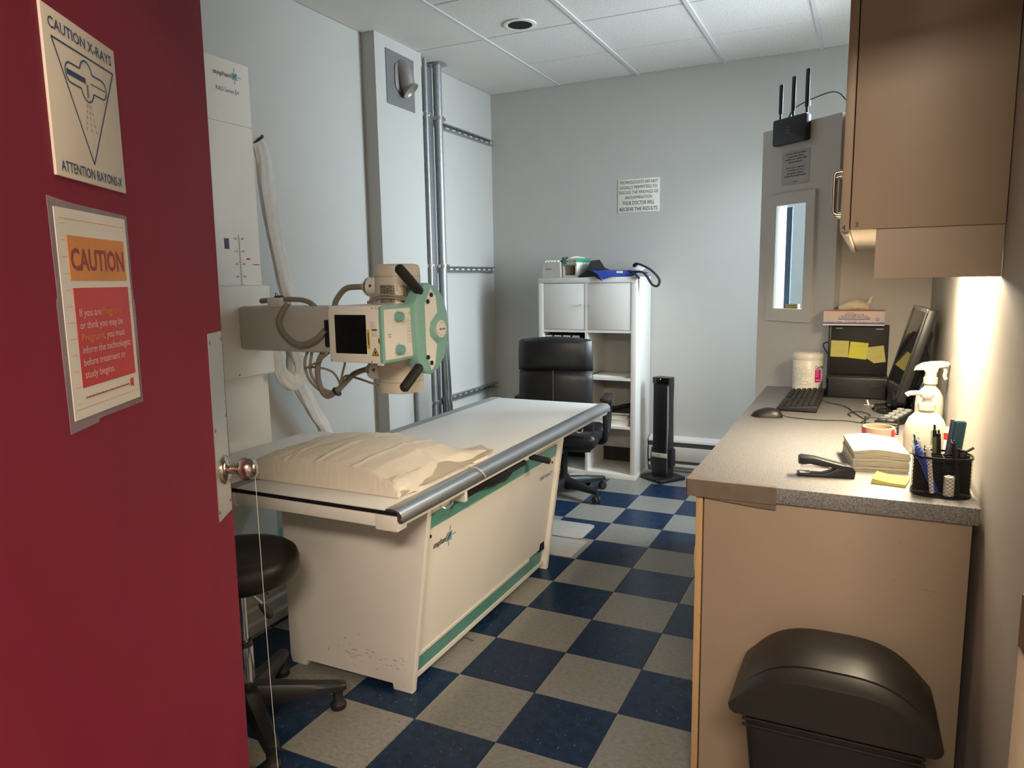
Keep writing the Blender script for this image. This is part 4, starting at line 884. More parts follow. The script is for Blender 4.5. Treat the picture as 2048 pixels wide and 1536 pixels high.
# wall sign
t = thing('wall_sign', 'white wall sign reading TECHNOLOGISTS ARE NOT LEGALLY PERMITTED on the back wall', 'sign', (-0.532, YB, 1.925))
bxo('sign_board', 'paper_white', t, -0.156, 0.156, -0.004, 0.0, 0.0, 0.240, 0.0008)
for q, (s_, w, hh) in enumerate((('TECHNOLOGISTS ARE NOT', 0.288, 0.022), ('LEGALLY PERMITTED TO', 0.280, 0.022), ('DISCUSS THE FINDINGS OF', 0.292, 0.022), ('AN EXAMINATION', 0.200, 0.022), ('YOUR DOCTOR WILL', 0.240, 0.026), ('RECEIVE THE RESULTS', 0.286, 0.026))):
    text('lettering', s_, 'print_black', t, 0, [0.206, 0.170, 0.134, 0.098, 0.056, 0.012][q], hh, -0.0046, width=w, bold=0.0 if q < 4 else 0.01)

# ------------------------------------------------------------------ conduits and struts on the left wall
def conduit(name, label, y, r, z0, z1, x):
    t = thing(name, label, 'pipe', (x, y, z0)); L = z1 - z0
    cylo('pipe', 'galvanised', t, (0, 0, 0), (0, 0, L), r, 18)
    return t
c1 = conduit('conduit', 'slim galvanised conduit nearest the wall pillar', 2.372, 0.016, 0.02, H - 0.01, -1.66)
c2 = thing('cable_duct', 'flat grey metal duct between the two conduits', 'duct', (-1.70, 2.455, 0.02))
bxo('duct_body', 'strut_steel', c2, 0.0015, 0.022, -0.045, 0.035, 0, H - 0.06, 0.002)
c3 = conduit('conduit', 'wide galvanised conduit running up to the ceiling right of the duct', 2.535, 0.030, 0.02, H - 0.012, -1.665)
cylo('coupling', 'galvanised', c3, (0, 0, 2.60 - 0.02), (0, 0, 2.615 - 0.02), 0.0315, 18)
b = NB(); prism(b, rrect(-0.055, 0.055, -0.05, 0.05, 0.004), H - 0.034, H - 0.030, 'Z'); obj('ceiling_flange', b, 'strut_steel', c3)
c4 = conduit('conduit', 'short thin conduit on the front of the wall pillar above the table', 2.09, 0.012, 0.02, 0.96, -1.62)
c5 = thing('conduit', 'pair of thin pipes slanting beside the wide conduit below the tube head', 'pipe', (-1.64, 2.47, 0.3))
for dy in (0, 0.045): tubeo('pipe', 'chrome', c5, [(-1.612, 2.43 + dy, 1.12), (-1.612, 2.45 + dy, 0.8), (-1.612, 2.48 + dy, 0.35)], 0.011, 10, 3, True)
for q, (z, nm) in enumerate(((2.515, 'upper'), (1.530, 'middle'), (0.592, 'lower'))):
    t = thing('strut_channel', nm + ' slotted steel strut channel on the left wall', 'strut', (XL, 2.85, z), 0, 'strut channels on the left wall')
    b = NB(); prism(b, [(XL, z - 0.021), (XL, z + 0.021), (XL + 0.035, z + 0.021), (XL + 0.035, z + 0.012), (XL + 0.028, z + 0.012), (XL + 0.028, z + 0.018), (XL + 0.004, z + 0.018), (XL + 0.004, z - 0.018), (XL + 0.028, z - 0.018), (XL + 0.028, z - 0.012), (XL + 0.035, z - 0.012), (XL + 0.035, z - 0.021)], 0, 1, 'X')
    for v in b.verts: v.co = Vector((v.co.y, 2.345 + v.co.x * (3.43 - 2.345), v.co.z))
    obj('channel', b, 'strut_steel', t, world=True)
    for w in range(9): bxo('slot', 'cable_white', t, XL + 0.004, XL + 0.0052, 2.66 + 0.086 * w, 2.705 + 0.086 * w, z - 0.005, z + 0.006, 0, True)
    for y, r in ((2.372, 0.020), (2.535, 0.034)):
        b = NB(); lathe(b, [(r, -0.012), (r + 0.002, -0.012), (r + 0.002, 0.012), (r, 0.012)], 18, Matrix.Translation((-1.662, y, z + 0.02))); box(b, -1.665, -1.64, y + r - 0.004, y + r + 0.022, z + 0.010, z + 0.032, 0.002); obj('pipe_clamp', b, 'chrome', t, True, True)
# plate with the horn on the pillar
t = thing('cover_plate', 'grey steel plate with a downturned cable horn high on the pillar', 'cover plate', (-1.64, 2.055, 2.50))
b = NB(); prism(b, [(1.905, 2.515), (1.91, 2.51), (2.205, 2.507), (2.203, 2.60), (2.208, 2.66), (2.202, 2.72), (2.204, 2.82), (1.905, 2.824)], -1.64, -1.634, 'X', 0.001); obj('plate', b, 'grey_plate', t, world=True)
b = NB(); prism(b, rrect(1.985, 2.13, 2.60, 2.765, 0.04), -1.634, -1.626, 'X', 0.002); obj('horn_flange', b, 'cast_metal', t, True, True)
b = NB(); tube(b, [(-1.648, 2.060, 2.748), (-1.622, 2.062, 2.735), (-1.606, 2.066, 2.695), (-1.601, 2.070, 2.655), (-1.596, 2.074, 2.628)], 0.048, 24, 6); obj('horn', b, 'cast_metal', t, True, True)
b = NB(); lathe(b, [(0.040, -0.030), (0.046, -0.012), (0.052, 0.004), (0.057, 0.012), (0.058, 0.016), (0.054, 0.017), (0.046, 0.006), (0.030, 0.000), (0.001, -0.002)], 28, axis_m((-1.590, 2.078, 2.618), (0.62, 0.22, -0.75))); obj('horn_mouth', b, 'cast_metal', t, True, True)
cylo('bolt', 'strut_steel', t, (-1.58, 2.09, 2.715), (-1.565, 2.09, 2.715), 0.006, 8, world=True)
# bundle of floor cover
o = bxo('floor_box_cover', 'floor_patch', None, 0, 1, 0, 1, 0, 1); bpy.data.objects.remove(o)
b = NB(); prism(b, rrect(-0.665, -0.372, 1.80, 2.050, 0.035), 0.0004, 0.006, 'Z', 0.002); tag(obj('floor_box_cover', b, 'floor_patch', None, True), 'grey rounded floor cover plate at the far end of the x-ray table', 'floor cover')
b = NB(); prism(b, [(-0.69, 1.53), (-0.33, 1.53), (-0.33, 1.785), (-0.69, 1.785)], 0.0004, 0.003, 'Z', 0.001); tag(obj('floor_patch', b, 'floor_patch', None, True), 'grey vinyl patch on the floor in front of the rounded floor cover', 'floor patch')

# ------------------------------------------------------------------ lead screen with window, router, notice
PA = math.atan2(-0.641, 0.768)
PO = Vector((0.829, 1.870, 0))
S0 = -0.444     # left end, measured along local x from the joint
b = NB()
zb, zt, xw0, xw1, zw0, zw1 = 0.0, 2.172, -0.328, -0.131, 1.280, 1.797
for q in ((S0, xw0, zb, zt), (xw1, 0.045, zb, zt), (xw0, xw1, zb, zw0), (xw0, xw1, zw1, zt)): box(b, q[0], q[1], 0.0, 0.06, q[2], q[3])
scr = obj('wall_screen', b, 'panel_paint'); scr['kind'] = 'structure'
scr.location = PO; scr.rotation_euler = (0, 0, PA); MATS[scr.name] = Matrix.Translation(PO) @ Matrix.Rotation(PA, 4, 'Z')
w = NB()
for q in ((-0.376, xw0, 1.220, 1.850), (xw1, -0.079, 1.220, 1.850), (xw0, xw1, 1.220, zw0), (xw0, xw1, zw1, 1.850)): box(w, q[0], q[1], -0.014, 0.0, q[2], q[3])
win2 = obj('window_2', w, 'panel_paint'); win2['kind'] = 'structure'; win2.location = PO; win2.rotation_euler = (0, 0, PA); MATS[win2.name] = MATS[scr.name]
b = NB()
for q in ((xw0, xw0 + 0.004, zw0, zw1), (xw1 - 0.004, xw1, zw0, zw1), (xw0, xw1, zw0, zw0 + 0.004), (xw0, xw1, zw1 - 0.004, zw1)): box(b, q[0], q[1], -0.012, 0.06, q[2], q[3])
obj('window_reveal', b, 'plastic_white', win2)
bxo('window_pane', 'glass', win2, xw0 + 0.004, xw1 - 0.004, 0.040, 0.046, zw0 + 0.004, zw1 - 0.004)
bxo('pane_edge', 'film_blue', win2, xw0 + 0.028, xw0 + 0.066, 0.034, 0.0385, zw0 + 0.004, zw1 - 0.012)
bxo('lead_tag', 'brass', win2, xw0 + 0.055, xw0 + 0.135, 0.020, 0.036, zw0 + 0.004, zw0 + 0.026, 0.001)
t = thing('router', 'black wireless router with three upright antennas on top of the lead screen', 'router', PO, PA)
b = NB(); prism(b, rrect(-0.345, -0.132, 2.082, 2.206, 0.010), -0.034, -0.002, 'Y', 0.004); obj('router_body', b, 'black_plastic', t, True)
fine_print(t, 'print_grey', -0.256, -0.232, (2.160, 2.146, 2.132), 0.004, -0.0346)
for x, zt_ in ((-0.318, 2.375), (-0.237, 2.395), (-0.152, 2.410)):
    a = cylo('antenna', 'black_plastic', t, (x, -0.010, 2.195), (x - 0.002, -0.010, 2.24), 0.0065, 12); b = NB(); box(b, x - 0.0135, x + 0.0095, -0.016, -0.004, 2.235, zt_, 0.0055, 3); obj('antenna_blade', b, 'black_plastic', a, True)
t = thing('network_cable', 'dark network cable with a white tag arching from the router to the upper cabinet', 'cable', (0.75, 1.9, 2.2))
Mp = MATS[scr.name]
def wp(x, y, z): return tuple(Mp @ Vector((x, y, z)))
tubeo('cable', 'black_rubber', t, [wp(-0.262, -0.012, 2.215), wp(-0.255, 0.005, 2.245), wp(-0.225, 0.03, 2.268), wp(-0.16, 0.05, 2.285), wp(-0.08, 0.06, 2.292), wp(-0.03, 0.06, 2.275), wp(0.02, 0.05, 2.232), wp(0.06, 0.04, 2.20)], 0.003, 8, 6, True)
b = NB(); box(b, -0.010, 0.010, -0.001, 0.001, -0.014, 0.014); bmesh.ops.transform(b, matrix=Mp @ Matrix.Translation((-0.186, 0.035, 2.262)), verts=b.verts); obj('tag', b, 'paper_white', t, world=True)
cylo('plug', 'film_blue', t, wp(-0.262, -0.012, 2.205), wp(-0.257, 0.0, 2.232), 0.007, 10, world=True)
t = thing('pregnancy_notice', 'small tan bilingual pregnancy notice above the screen window', 'sign', PO, PA)
bxo('notice_sheet', 'box_grey', t, -0.309, -0.132, -0.0015, 0.0, 1.888, 2.050)
for q, (s_, w_) in enumerate((('Si vous êtes enceinte', 0.128), ('ou pensez l\'être,', 0.098), ('veuillez en aviser le/la', 0.140), ('technologue(e).', 0.090), ('', 0), ('If you are pregnant', 0.118), ('or think you are', 0.098), ('pregnant, please', 0.104), ('notify the technologist.', 0.142), ('', 0), ('merci', 0.026))):
    if s_: text('lettering', s_, 'print_blue', t, -0.220, 2.032 - 0.0132 * q, 0.0085 if w_ > 0.03 else 0.006, -0.0021, width=w_, bold=0.02)

# ------------------------------------------------------------------ upper cabinet
UX0, UZ = 0.925, 1.556
u = thing('upper_cabinet', 'almond laminate wall cabinet above the counter', 'cabinet', (1.09, 1.0, UZ))
bxo('end_panel', 'almond_laminate', u, 0.948, XR - 0.002, 0.060, 0.078, UZ, 2.78, 0.001, True)
bxo('cabinet_body', 'almond_inside', u, 0.948, XR - 0.002, 0.078, 1.86, UZ, 2.78, 0, True)
for q, (y0, y1) in enumerate(((0.060, 0.505), (0.510, 0.955), (0.960, 1.405), (1.410, 1.86))):
    d = bxo('cabinet_door', 'almond_laminate', u, 0.926, 0.946, y0, y1, UZ - 0.004, 2.78, 0.002, True)
    hy = y1 - 0.05 if q % 2 == 0 else y0 + 0.05
    tubeo('pull_handle', 'brushed_nickel', d, [(0.928, hy, 1.62), (0.900, hy, 1.622), (0.894, hy, 1.635), (0.894, hy, 1.68), (0.894, hy, 1.725), (0.900, hy, 1.738), (0.928, hy, 1.74)], 0.0055, 10, 3, True)
text('lettering', '3', 'print_black', u, 0.962, UZ + 0.006, 0.011, 0.0593, bold=0.04, world=True)
text('lettering', '4', 'print_black', u, 0.934, UZ + 0.000, 0.011, 0.0593, bold=0.04, world=True)
b = NB(); prism(b, [(0.926, 1.553), (0.946, 1.553), (0.948, 1.545), (0.946, 1.540), (0.935, 1.545)], 0.08, 1.7, 'Y'); obj('worn_edge', b, 'almond_inside', u, world=True)
b = NB(); box(b, 1.004, XR - 0.002, 0.066, 0.085, 1.441, UZ); obj('valance', b, 'almond_laminate', u, world=True)
t = thing('under_cabinet_lamp', 'warm strip lamp under the wall cabinet', 'lamp', (1.135, 0.50, 1.53))
bxo('lamp_body', 'plastic_white', t, -0.045, 0.045, -0.28, 0.28, -0.005, 0.0255, 0.004)
bxo('diffuser', 'lamp_lens_warm', t, -0.04, 0.04, -0.27, 0.27, -0.018, -0.005, 0.003)
area('under_cabinet_light', (1.135, 0.50, 1.508), (1.135, 0.50, 0), 0.07, 0.52, 17.0, (1.0, 0.83, 0.58))

# ------------------------------------------------------------------ base cabinet and counter
BZ = 0.868
u = thing('base_cabinet', 'almond base cabinet under the counter, its end panel toward the door', 'cabinet', (0.92, 1.0, 0))
bxo('end_panel', 'almond_laminate', u, 0.622, 1.240, 0.060, 0.078, 0, BZ, 0.001, True)
bxo('cabinet_body', 'almond_inside', u, 0.622, 1.240, 0.078, 1.84, 0.10, BZ, 0, True)
bxo('edge_strip', 'wood_edge', u, 0.600, 0.618, 0.060, 0.078, 0, BZ, 0.001, True)
for q, (y0, y1) in enumerate(((0.082, 0.66), (0.665, 1.25), (1.255, 1.84))):
    d = bxo('cabinet_door', 'almond_laminate', u, 0.602, 0.620, y0, y1, 0.10, BZ - 0.004, 0.002, True)
    tubeo('pull_handle', 'brushed_nickel', d, [(0.604, y0 + 0.06, 0.60), (0.590, y0 + 0.06, 0.602), (0.586, y0 + 0.06, 0.65), (0.590, y0 + 0.06, 0.698), (0.604, y0 + 0.06, 0.70)], 0.005, 8, 3, True)
b = NB(); rs = random.Random(11)
for x, z, ww in ((1.09, 0.80, 0.004), (1.21, 0.735, 0.006), (1.165, 0.742, 0.004), (1.15, 0.69, 0.030), (1.08, 0.705, 0.010), (1.085, 0.69, 0.003), (1.20, 0.70, 0.005), (1.216, 0.42, 0.006), (0.72, 0.64, 0.003), (0.612, 0.52, 0.006)): line2(b, x, z, x + ww, z - 0.002, 0.0022, 0.0594)
obj('scuff_marks', b, 'print_grey', u, world=True)
CT = 0.91
w = thing('countertop', 'grey speckled laminate countertop with a taped front corner', 'countertop', (0.91, 0.95, BZ))
b = NB(); box(b, 0.577, 1.252, 0.046, 1.865, BZ, CT, 0.002); obj('worktop', b, 'counter_laminate', w, True, True)
b = NB(); box(b, 0.5755, 0.806, 0.0445, 0.060, BZ - 0.004, CT + 0.0005, 0.001); prism(b, [(0.606, BZ - 0.004), (0.806, BZ - 0.004), (0.806, BZ - 0.018), (0.76, BZ - 0.016)], 0.048, 0.0515, 'Y'); prism(b, [(0.5755, 0.0445), (0.66, 0.0445), (0.62, 0.085), (0.5755, 0.10)], CT + 0.0002, CT + 0.0009, 'Z')
box(b, 0.5752, 0.578, 0.0445, 0.20, BZ - 0.002, CT + 0.0005); obj('duct_tape', b, 'duct_tape', w, world=True)

# ------------------------------------------------------------------ things on the counter
t = thing('wipes_canister', 'white round wipes canister with a magenta label, far end of the counter', 'canister', (0.768, 1.765, CT))
b = NB(); lathe(b, [(0.060, 0), (0.066, 0.004), (0.066, 0.146), (0.064, 0.150)], 40); obj('canister_body', b, 'plastic_white', t, True)
b = NB(); lathe(b, [(0.066, 0.150), (0.0675, 0.153), (0.0675, 0.172), (0.063, 0.180), (0.052, 0.181), (0.050, 0.184), (0.020, 0.184), (0.001, 0.182)], 40); obj('lid', b, 'plastic_white', t, True)
def wrapped(nm, m, t, r, a0, a1, z0, z1, n=12):
    b = NB(); A = [math.radians(a0 + (a1 - a0) * i / n) for i in range(n + 1)]
    v = [[b.verts.new((r * math.cos(a), r * math.sin(a), z)) for a in A] for z in (z0, z1)]
    for i in range(n): b.faces.new((v[0][i], v[0][i + 1], v[1][i + 1], v[1][i]))
    return obj(nm, b, m, t, True)
wrapped('magenta_label', 'magenta_label', t, 0.0664, -58, -28, 0.048, 0.108)
b = NB()
for r in range(11):
    for q in range(10):
        if rs.random() < 0.8:
            a0 = math.radians(-160 + 9 * q); a1 = a0 + math.radians(7.5); z = 0.036 + 0.0078 * r
            b.faces.new([b.verts.new((0.0664 * math.cos(a), 0.0664 * math.sin(a), zz)) for a, zz in ((a0, z), (a1, z), (a1, z + 0.0016), (a0, z + 0.0016))])
obj('label_print', b, 'print_grey', t)
def curved_text(s_, m, t, r, a_mid, z, h, width):
    o = text('lettering', s_, m, t, 0, z, h, 0, width=width, bold=0.03)
    for v in o.data.vertices:
        a = math.radians(a_mid) + v.co.x / r; v.co = Vector((r * math.cos(a), r * math.sin(a), v.co.z))
curved_text('CaviWipes', 'print_black', t, 0.0666, -31, 0.111, 0.013, 0.062); curved_text('CaviWipes', 'print_white', t, 0.0668, -42, 0.056, 0.006, 0.024)
for q in range(4): wrapped('pale_line', 'box_pink', t, 0.0667, -54, -38 - 4 * (q % 2), 0.100 - 0.0085 * q, 0.1025 - 0.0085 * q, 4)

k = thing('keyboard', 'black keyboard on the counter beside the mouse', 'keyboard', (0.772, 1.42, CT), math.radians(-91))
b = NB(); prism(b, [(-0.074, 0.004), (0.074, 0.004), (0.076, 0.026), (0.070, 0.028), (-0.072, 0.016), (-0.076, 0.012)], -0.245, 0.245, 'X', 0.002); obj('keyboard_body', b, 'black_plastic', k, True)
me = None
for r in range(6):
    y = -0.058 + 0.0225 * r; z = 0.0155 + 0.0123 * (y + 0.072) / 0.142
    xs_ = [-0.232 + 0.0193 * q for q in range(25) if q not in (15, 19)]
    if r == 0: xs_ = [-0.232, -0.2127, -0.1934, -0.058, -0.0387, -0.0194, 0.077, 0.0963, 0.1156, 0.154, 0.1733, 0.1926, 0.2119]
    for x in xs_:
        if me is None:
            b = NB(); box(b, -0.0083, 0.0083, -0.0085, 0.0085, 0, 0.0065, 0.0018, 1); me = bpy.data.meshes.new('key'); b.to_mesh(me); b.free(); me.materials.append(MT['black_rubber'])
        o = bpy.data.objects.new('key', me); COL.objects.link(o); o.parent = k; o.location = (x, y, z); o.rotation_euler = (0.085, 0, 0); MATS[o.name] = MATS[k.name]
bxo('space_bar', 'black_rubber', k, -0.170, -0.070, -0.0665, -0.0495, 0.016, 0.0225, 0.0015)
t = thing('mouse', 'black computer mouse on the left edge of the counter', 'mouse', (0.672, 1.035, CT), math.radians(4))
b = NB(); rings = []
for q in range(13):
    f_ = q / 12; x = -0.058 + 0.116 * f_; w_ = 0.030 * math.sqrt(max(0.02, 1 - abs(2 * f_ - 1) ** 3.2)); hh = 0.037 * (math.sin(PI * (0.10 + 0.82 * (1 - f_) ** 0.85)) ** 0.8) * (1 if 0 < q < 12 else 0.5)
    rings.append([Vector((x, w_ * math.cos(a), max(0.001, hh * math.sin(a)))) if k_ <= 12 else None for k_, a in ((i, PI * i / 12) for i in range(13))])
ring_loft(b, rings); obj('mouse_body', b, 'black_plastic', t, True)
bxo('scroll_wheel', 'black_rubber', t, 0.018, 0.036, -0.004, 0.004, 0.018, 0.029, 0.003)
tubeo('mouse_cord', 'black_rubber', t, [(0.730, 1.04, CT + 0.008), (0.76, 1.035, CT + 0.003), (0.86, 1.02, CT + 0.003), (0.94, 1.04, CT + 0.003), (1.01, 1.01, CT + 0.003)], 0.0018, 6, 6, True)
tubeo('keyboard_cord', 'black_rubber', k, [(0.845, 1.44, CT + 0.012), (0.88, 1.43, CT + 0.003), (0.94, 1.36, CT + 0.003), (0.98, 1.20, CT + 0.003), (1.01, 1.10, CT + 0.003)], 0.0018, 6, 6, True)

# black desktop scanner / reader
t = thing('film_reader', 'black desktop reader with tall flat back panel, behind the monitor', 'reader', (0.965, 1.66, CT))
b = NB(); box(b, 0.852, 1.100, 1.60, 1.80, CT, CT + 0.094, 0.006, 3); obj('reader_body', b, 'black_plastic', t, True, True)
b = NB(); box(b, 0.862, 1.098, 1.735, 1.80, CT + 0.09, CT + 0.312, 0.004); obj('back_panel', b, 'black_rubber', t, True, True)
bxo('side_frame', 'black_plastic', t, 0.852, 0.864, 1.725, 1.802, CT + 0.09, CT + 0.312, 0.002, True)
b = NB()
for q in range(6): box(b, 0.875, 1.085, 1.6285 - 0.003 * q, 1.6315 - 0.003 * q, CT + 0.092, CT + 0.0965)
for q in range(5): box(b, 0.872, 1.09, 1.5985, 1.6015, CT + 0.052 + 0.007 * q, CT + 0.054 + 0.007 * q)
obj('front_ribs', b, 'black_gloss', t, world=True)
bxo('badge', 'table_grey', t, 0.882, 0.908, 1.734, 1.7355, CT + 0.296, CT + 0.300, 0, True); bxo('badge', 'table_grey', t, 1.045, 1.075, 1.734, 1.7355, CT + 0.293, CT + 0.299, 0, True)
bxo('feed_roller', 'black_gloss', t, 0.8535, 0.866, 1.59, 1.66, CT + 0.004, CT + 0.088, 0.008, True)
tubeo('usb_cable', 'black_rubber', t, [(0.866, 1.745, CT + 0.230), (0.846, 1.745, CT + 0.232), (0.832, 1.745, CT + 0.222), (0.838, 1.748, CT + 0.20), (0.855, 1.752, CT + 0.175)], 0.003, 8, 5, True)
for q, (x, z, a, m, lab, ln) in enumerate(((0.901, CT + 0.205, 0.02, 'yellow_note', 'leftmost pale yellow sticky note on the black reader', 2), (0.978, CT + 0.199, 0.09, 'yellow_bright', 'bright yellow sticky note in the middle of the black reader', 1), (1.048, CT + 0.182, -0.16, 'yellow_note', 'pale yellow sticky note with a cut corner, beside the monitor', 2))):
    n_ = thing('sticky_note', lab, 'sticky note', (x, 1.7335, z), 0, 'sticky notes on the reader')
    b = NB(); hw = 0.037; Q = [(-hw, -hw), (hw, -hw), (hw, hw), (-hw, hw)] if q != 2 else [(-hw, -0.012), (-0.01, -hw), (hw, -hw), (hw, hw), (-hw, hw)]
    prism(b, Q, -0.0035, -0.0015, 'Y'); bmesh.ops.transform(b, matrix=Matrix.Rotation(a, 4, 'Y') @ Matrix.Rotation(-0.03, 4, 'X'), verts=b.verts); obj('note_sheet', b, m, n_)
    b = NB()
    for r in range(ln):
        x_ = -0.024
        z_ = (-0.010 - 0.009 * r) if q != 1 else 0.020
        while x_ < 0.022:
            d_ = rs.uniform(0.003, 0.007); line2(b, x_, z_ + rs.uniform(-0.001, 0.001), x_ + d_, z_ + rs.uniform(-0.001, 0.001), 0.0009, -0.0046); x_ += d_ + 0.002
    bmesh.ops.transform(b, matrix=Matrix.Rotation(a, 4, 'Y') @ Matrix.Rotation(-0.03, 4, 'X'), verts=b.verts); obj('handwriting', b, 'print_grey', n_)

t = thing('glove_box', 'pink and white exam glove box on top of the black reader', 'glove box', (0.952, 1.755, CT + 0.313))
bxo('box_body', 'box_pink', t, -0.124, 0.124, -0.055, 0.060, 0, 0.066, 0.001)
bxo('red_edge', 'box_red', t, -0.1243, 0.1243, -0.0556, -0.05, 0.0640, 0.0664)
bxo('blue_band', 'box_blue', t, -0.1243, 0.1243, -0.0556, -0.0545, 0.006, 0.012); bxo('white_band', 'print_white', t, -0.1243, 0.1243, -0.0557, -0.0545, 0.0, 0.006)
b = NB()
for q in range(48): hh = rs.uniform(0.001, 0.006); box(b, -0.122 + 0.0051 * q, -0.1185 + 0.0051 * q, -0.0556, -0.0545, 0.012, 0.012 + hh)
obj('skyline_print', b, 'box_blue', t)
for s_, z, hh, w_ in (('VINYL EXAM GLOVES', 0.047, 0.0052, 0.078), ('GANTS D\'EXAMEN EN VINYLE', 0.0395, 0.0052, 0.108), ('GUANTES DE VINILO PARA EXAMEN', 0.032, 0.0052, 0.132)): text('lettering', s_, 'print_blue', t, 0.002, z, hh, -0.0562, width=w_, bold=0.02)
fine_print(t, 'print_grey', -0.028, 0.004, (0.057,), 0.003, -0.0562); fine_print(t, 'print_grey', -0.034, 0.030, (0.0215,), 0.002, -0.0562)
b = NB(); line2(b, -0.064, 0.0275, 0.066, 0.0275, 0.0032, -0.0560); obj('blue_rule', b, 'box_blue', t)
b = NB(); lathe(b, [(0.0070, 0), (0.0070, 0.0005)], 20, axis_m((0.096, -0.0552, 0.0275), (0, -1, 0))); obj('round_mark', b, 'box_blue', t)
bxo('round_mark_square', 'print_white', t, 0.0925, 0.0995, -0.0561, -0.0556, 0.0245, 0.0305)
t = thing('exam_glove', 'crumpled cream vinyl glove sticking out of the glove box', 'glove', (0.96, 1.745, CT + 0.378))
b = NB(); rings = []
for q in range(15):
    f_ = q / 14; x = -0.072 + 0.125 * f_; hh = 0.010 + 0.044 * math.sin(PI * (0.08 + 0.80 * f_ ** 1.2)) ** 0.8; w_ = 0.014 + 0.030 * math.sin(PI * min(1, f_ * 0.9 + 0.05))
    rings.append([Vector((x + 0.006 * noise.noise((i, q * 0.4, 0)), w_ * math.cos(2 * PI * i / 14), hh * 0.5 * (1 + math.sin(2 * PI * i / 14)) + 0.006 * noise.noise((i * 0.9, q * 0.7, 3)) * (1 if hh > 0.01 else 0))) for i in range(14)])
ring_loft(b, rings); obj('glove_body', b, 'glove_latex', t, True)
b = NB(); tube(b, [(0.03, 0, 0.012), (0.048, -0.004, 0.030), (0.058, -0.004, 0.052), (0.064, 0, 0.058)], 0.011, 8, 4, lambda f_: 1.1 - 0.5 * f_); obj('glove_finger', b, 'glove_latex', t, True)

# monitor, seen nearly edge on
m_ = thing('monitor', 'tilted black computer monitor seen edge on above the counter', 'monitor', (1.12, 1.36, CT))
Mm = Matrix.Translation((1.150, 1.39, CT + 0.235)) @ Matrix.Rotation(math.radians(2.5), 4, 'Z') @ Matrix.Rotation(math.radians(14.5), 4, 'Y')
def mbox(nm, m, x0, x1, y0, y1, z0, z1, r=0.002, par=m_):
    b = NB(); box(b, x0, x1, y0, y1, z0, z1, r); bmesh.ops.transform(b, matrix=Mm, verts=b.verts); return obj(nm, b, m, par, True, True)
sh = mbox('monitor_shell', 'black_plastic', 0.0, 0.030, -0.215, 0.215, -0.180, 0.180, 0.005)
for q in ((-0.215, -0.200, -0.180, 0.180), (0.200, 0.215, -0.180, 0.180), (-0.215, 0.215, 0.165, 0.180), (-0.215, 0.215, -0.180, -0.162)): mbox('bezel', 'bezel_silver' if q[2] == 0.165 else 'black_plastic', -0.006, 0.002, *q, 0.001, sh)
mbox('screen', 'screen', -0.003, 0.001, -0.200, 0.200, -0.162, 0.165, 0.0, sh)
mbox('rear_housing', 'black_plastic', 0.028, 0.055, -0.13, 0.13, -0.13, 0.10, 0.010, sh)
b = NB(); tube(b, [(1.175, 1.38, CT + 0.20), (1.195, 1.38, CT + 0.13), (1.150, 1.38, CT + 0.06), (1.125, 1.37, CT + 0.012)], 0.026, 8, 5, flat=0.6); obj('stand_neck', b, 'black_plastic', m_, True, True)
b = NB(); lathe(b, [(0.095, 0.0), (0.097, 0.004), (0.090, 0.012), (0.03, 0.018)], 36, Matrix.Translation((1.120, 1.345, CT)), 0.85, 1.25); obj('stand_base', b, 'black_gloss', m_, True, True)
# tangle of cables behind the monitor
t = thing('cable_tangle', 'tangle of black cables behind the monitor', 'cables', (1.20, 1.45, CT))
rc = random.Random(5)
for q in range(16):
    pts = []; cx, cy, cz = 1.205, 1.36 + rc.uniform(-0.06, 0.10), CT + 0.10
    a0 = rc.uniform(0, 6.28); R1, R2 = rc.uniform(0.02, 0.04), rc.uniform(0.035, 0.085)
    for i in range(9):
        a = a0 + i * rc.uniform(0.6, 0.95); pts.append((min(1.248, cx + R1 * math.cos(a) + rc.uniform(-.006, .006)), cy + R2 * math.sin(a * 0.9), max(CT + 0.006, cz + R2 * math.cos(a) + rc.uniform(-.015, .015))))
    tubeo('cable', 'black_rubber' if q != 3 else 'film_blue', t, pts, 0.0032, 6, 5, True)
tubeo('cable', 'black_rubber', t, [(1.175, 1.25, CT + 0.26), (1.205, 1.26, CT + 0.27), (1.225, 1.27, CT + 0.22), (1.22, 1.29, CT + 0.14)], 0.0035, 6, 6, True)
# desk telephone / tray beside the stand
t = thing('keypad_device', 'black sloping keypad device with grey keys beside the monitor base', 'keypad', (1.115, 1.075, CT), math.radians(58))
b = NB(); prism(b, [(-0.085, 0.0), (0.085, 0.0), (0.085, 0.040), (0.072, 0.044), (-0.085, 0.014)], -0.034, 0.034, 'Y', 0.004); obj('keypad_body', b, 'black_plastic', t, True)
for r in range(5):
    for q in range(2):
        b = NB(); box(b, -0.066 + 0.027 * r, -0.048 + 0.027 * r, -0.024 + 0.028 * q, -0.004 + 0.028 * q, 0.016 + 0.0052 * r, 0.026 + 0.0052 * r, 0.002); obj('keypad_key', b, 'table_grey', t, True)
t = thing('wire_tray', 'small black wire tray standing behind the tape roll', 'tray', (1.062, 0.905, CT))
b = NB()
for z in (0.004, 0.035): tube(b, [(-0.05, -0.045, z), (0.05, -0.055, z), (0.055, 0.05, z), (-0.05, 0.06, z), (-0.05, -0.045, z)], 0.003, 6, 1)
for x, y in ((-0.05, -0.045), (0.05, -0.055), (0.055, 0.05), (-0.05, 0.06)): cyl(b, (x, y, 0.002), (x, y, 0.038), 0.003, 6)
obj('wire_frame', b, 'black_plastic', t, True)
bxo('tray_floor', 'box_grey', t, -0.046, 0.046, -0.042, 0.046, 0.004, 0.008)
